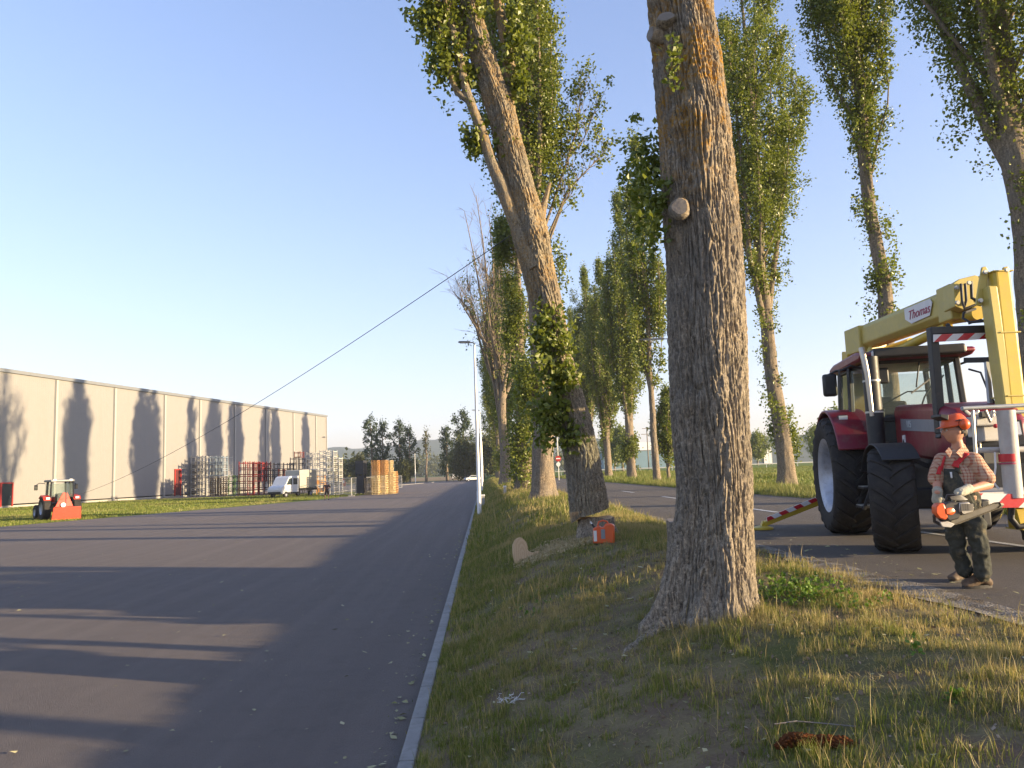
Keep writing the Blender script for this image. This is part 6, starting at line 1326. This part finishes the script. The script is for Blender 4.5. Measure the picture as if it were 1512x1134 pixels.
# boots
M_BOOT = pm('brown leather boot', (.12, .082, .055), .75, 0, .2, 14, .5, 60, .3, dirt=(.22, .18, .13)); M_SOLE = pm('boot sole', (.05, .045, .04), .8, 0, .15, 20)
def boot(ank, toe):
    ank = Vector(ank); toe = Vector(toe); d = toe-ank; d.z = 0; L_ = d.length; d.normalize(); hl = Vector((ank.x, ank.y, .05))-d*.06; tp = Vector((toe.x, toe.y, .042))
    m1 = skin_mesh({'a': (Vector((ank.x, ank.y, .17)), .062), 'b': (Vector((ank.x, ank.y, .10)), .06), 'h': (hl, .048), 'm': (ank*.5+toe*.5+Vector((0, 0, .065-(ank.z+toe.z)/2)), (.052, .045)), 't': (tp, (.052, .036))}, [('a', 'b'), ('b', 'h'), ('b', 'm'), ('m', 't')], 'bt')
    bo = fuse([m1], 'boot', M_BOOT, man, .007, 1, .003, 13, 30); co = np.array([v.co[:] for v in bo.data.vertices])
    for v in bo.data.vertices: v.co.z = max(v.co.z, .022)
    mm_ = MB(); pr2 = []
    n_ = 20; c_ = (hl+tp)/2; hl_ = (tp-hl).length/2+.045; s_ = Vector((-d.y, d.x, 0))
    ring = [Vector((c_.x, c_.y, 0))+d*(hl_*math.cos(a))+s_*(.050*math.sin(a)*(1-.12*abs(math.cos(a)))) for a in [2*math.pi*k/n_ for k in range(n_)]]
    mm_.add([tuple(v+Vector((0, 0, .001))) for v in ring]+[tuple(v+Vector((0, 0, .030))) for v in ring], [tuple(range(n_)), tuple(range(2*n_-1, n_-1, -1))]+[(i, i+n_, (i+1) % n_+n_, (i+1) % n_) for i in range(n_)]).obj('sole', M_SOLE, bo)
    return bo
def onroad(px, py): g_ = G(px, py, RZ_)-W0; g_.z = 0; return g_
boot(onroad(1427, 857), onroad(1407, 860)); boot(onroad(1450, 868), onroad(1427, 869))
# tool pouch at the hip
MB().box(tuple(w(1451, 757, -.02)), (.10, .12, .26)).obj('tool_pouch', M_DKPLAST, man, True, bevel=.02)

# ------------------------------------------------------------------ chainsaw
saw = empty('chainsaw', W0+w(1410, 755, -.42), 0, 'orange chainsaw with long bar held in front of the worker', 'chainsaw'); SO = saw.location
s3 = lambda px, py, dy=-.42: P(px, py, WY+dy)-SO
def blob(px, pyl, py0, py1, name, m, parent=saw, bev=.012, smooth=True):
    a = [s3(x, y, py0) for x, y in px]; b = [v+Vector((.05, py1-py0, 0)) for v in a]; n = len(a)
    return MB().add([tuple(v) for v in a+b], [tuple(range(n)), tuple(range(2*n-1, n-1, -1))]+[(i, i+n, (i+1) % n+n, (i+1) % n) for i in range(n)]).obj(name, m, parent, smooth, bevel=bev)
blob([(1382, 748), (1386, 744), (1394, 743), (1397, 750), (1400, 764), (1396, 768), (1388, 766), (1382, 758)], 0, -.50, -.34, 'rear_housing', M_ORANGE)
M_SAWB = pm('dark saw body', (.05, .045, .045), .45, 0, .2, 20)
blob([(1394, 744), (1404, 741), (1414, 741), (1420, 745), (1421, 756), (1416, 766), (1402, 770), (1397, 764)], 0, -.49, -.33, 'engine_body', M_SAWB)
blob([(1396, 750), (1404, 750), (1408, 756), (1403, 761), (1397, 760)], 0, -.505, -.48, 'starter_cover', M_ORANGE)
mf = blob([(1416, 742), (1430, 741), (1439, 749), (1436, 757), (1424, 761), (1416, 757)], 0, -.50, -.40, 'muffler', M_CHROME)
for k in range(4): blob([(1418+k*3.4, 744), (1420+k*3.4, 744), (1421+k*3.4, 754), (1419+k*3.4, 754)], 0, -.508, -.50, 'fin', M_SAWB, mf, .001)
M_BARM = pm('worn guide bar', (.16, .145, .12), .45, .4, .2, 12)
bar = blob([(1404, 771), (1408, 764), (1420, 760), (1468, 743.5), (1474, 743), (1476, 746), (1472, 750), (1424, 768), (1410, 774)], 0, -.445, -.439, 'guide_bar', M_BARM, saw, 0, False)
M_CHAIN = pm('chain', (.10, .085, .06), .5, .6, .2, 60)
tch = MB(); pth = [(1408, 763), (1420, 759.4), (1445, 751), (1468, 743), (1475, 742.2), (1477, 746), (1472, 750.6), (1448, 760), (1424, 768.8), (1410, 774.5)]
for i in range(len(pth)-1):
    for k in range(8):
        u = (k+.5)/8; x = pth[i][0]*(1-u)+pth[i+1][0]*u; y = pth[i][1]*(1-u)+pth[i+1][1]*u; tch.box(tuple(s3(x, y, -.442)), (.013, .010, .011))
tch.obj('saw_chain', M_CHAIN, bar)
MB().tube([s3(1398, 762, -.36), s3(1394, 745, -.36), s3(1399, 731, -.38), s3(1409, 731, -.40), s3(1418, 735, -.42), s3(1421, 745, -.44), s3(1419, 757, -.50)], .012, 10).obj('front_handle', M_SAWB, saw, True)
MB().tube([s3(1384, 757, -.40), s3(1379, 762, -.38), s3(1380, 770, -.36), s3(1388, 774, -.37), s3(1400, 772, -.40)], .015, 10).obj('rear_handle', M_SAWB, saw, True)
blob([(1388, 771), (1400, 770), (1410, 774), (1404, 779), (1392, 778)], 0, -.47, -.36, 'base_plate', M_POSTW, saw, .004)
blob([(1402, 733), (1414, 731), (1424, 738), (1420, 741), (1404, 738)], 0, -.50, -.485, 'hand_guard', M_SAWB, saw, .004)

# ------------------------------------------------------------------ fuel can by the stump
b = P(892, 812, 13.6); b.z = tz1(b.x, b.y)
can = empty('fuel_canister', b, R(-12), 'orange double fuel canister with handle standing in the grass by the stump', 'canister')
MB().prism([(-.18, 0), (.19, 0), (.20, .30), (.15, .33), (.04, .33), (.01, .27), (-.03, .27), (-.06, .30), (-.17, .26)], -.08, .08).obj('body', M_ORANGE, can, True, bevel=.02)
MB().tube([(-.10, 0, .27), (-.07, 0, .36), (.0, 0, .385), (.07, 0, .37), (.10, 0, .31)], .014, 8).obj('handle', M_ORANGE, can, True)
MB().box((-.135, -.083, .13), (.055, .008, .18)).obj('label', M_WREFL, can); MB().box((-.0, -.083, .16), (.07, .008, .16)).obj('label', M_GREYB, can)
MB().tube([(-.14, 0, .26), (-.19, 0, .33)], .018, 8).obj('spout', M_DKPLAST, can, True); MB().tube([(-.185, 0, .325), (-.215, 0, .37)], .014, 8).obj('nozzle', M_WHITE, can, True)

# ------------------------------------------------------------------ second man, far on the yard
b = G(482.5, 738.5); m2 = empty('person', (b.x, b.y, 0), math.atan2(-b.y, -b.x), 'man in dark top and shorts standing on the yard before the cage stacks', 'person')
v3 = Vector; LAT[0] = Vector((0, 1, 0))
J2 = {'pel': (v3((0, 0, .95)), (.13, .09)), 'ch': (v3((0, 0, 1.32)), (.15, .10)), 'nk': (v3((0, 0, 1.52)), .05), 'hl': (v3((0, .1, .88)), .085), 'kl': (v3((.02, .15, .48)), .055), 'al': (v3((0, .17, .09)), .04), 'tl': (v3((.14, .18, .04)), .04), 'hr': (v3((0, -.1, .88)), .085), 'kr': (v3((.02, -.15, .48)), .055), 'ar': (v3((0, -.17, .09)), .04), 'tr': (v3((.14, -.18, .04)), .04),
      'sl': (v3((0, .2, 1.42)), .06), 'el': (v3((.02, .34, 1.20)), .045), 'wl': (v3((.22, .16, 1.16)), .035), 'fl': (v3((.27, .08, 1.16)), .03), 'sr': (v3((0, -.2, 1.42)), .06), 'er': (v3((.02, -.34, 1.20)), .045), 'wr': (v3((.22, -.16, 1.16)), .035), 'fr': (v3((.27, -.08, 1.16)), .03)}
E2 = [('pel', 'ch'), ('ch', 'nk'), ('pel', 'hl'), ('hl', 'kl'), ('kl', 'al'), ('al', 'tl'), ('pel', 'hr'), ('hr', 'kr'), ('kr', 'ar'), ('ar', 'tr'), ('ch', 'sl'), ('sl', 'el'), ('el', 'wl'), ('wl', 'fl'), ('ch', 'sr'), ('sr', 'er'), ('er', 'wr'), ('wr', 'fr')]
hm2, HM2 = head_mesh(v3((0.02, 0, 1.66)), v3((1, 0, 0)), v3((0, 0, 1)), .98)
fuse([skin_mesh(J2, E2, 'b'), hm2], 'body', M_SKIN, m2, .012, 1)
M_DTOP = pm('dark top', (.06, .035, .04), .85, 0, .1, 8); M_DSHO = pm('dark shorts', (.05, .03, .025), .85, 0, .1, 8)
TT = {'b': (v3((0, 0, 1.0)), (.165, .12)), 'c': (v3((0, 0, 1.36)), (.17, .125)), 'sl': (v3((0, .2, 1.42)), .08), 'el': (v3((.01, .30, 1.27)), .075), 'sr': (v3((0, -.2, 1.42)), .08), 'er': (v3((.01, -.30, 1.27)), .075)}
fuse([skin_mesh(TT, [('c', 'b'), ('c', 'sl'), ('sl', 'el'), ('c', 'sr'), ('sr', 'er')], 's')], 'shirt', M_DTOP, m2, .014, 1)
SS = {'p': (v3((0, 0, .95)), (.15, .115)), 'hl': (v3((0, .1, .85)), .10), 'kl': (v3((.01, .14, .58)), .09), 'hr': (v3((0, -.1, .85)), .10), 'kr': (v3((.01, -.14, .58)), .09)}
fuse([skin_mesh(SS, [('p', 'hl'), ('hl', 'kl'), ('p', 'hr'), ('hr', 'kr')], 's')], 'shorts', M_DSHO, m2, .014, 1)
hh2 = MB().ball((-.02, 0, .035), (.095, .082, .095), 14, HM2); hh2.obj('hair', M_HAIR, m2, True, auto=False)
sh = MB().box((.06, .175, .05), (.30, .11, .09)).obj('shoe', M_DKPLAST, m2, True, bevel=.03); MB().box((.06, -.175, .05), (.30, .11, .09)).obj('shoe', M_DKPLAST, m2, True, bevel=.03)

# ------------------------------------------------------------------ air
hz_m = bpy.data.materials.new('haze'); hz_m.use_nodes = True; ht = hz_m.node_tree; ht.nodes.clear(); ho = ht.nodes.new('ShaderNodeOutputMaterial'); hv = ht.nodes.new('ShaderNodeVolumePrincipled')
hv.inputs['Color'].default_value = (.80, .88, 1.0, 1); hv.inputs['Density'].default_value = HAZE; hv.inputs['Anisotropy'].default_value = .2; ht.links.new(hv.outputs[0], ho.inputs['Volume'])
if HAZE: tag(MB().box((0, 0, 64), (6900, 6900, 132)).obj('haze', hz_m), kind='stuff')
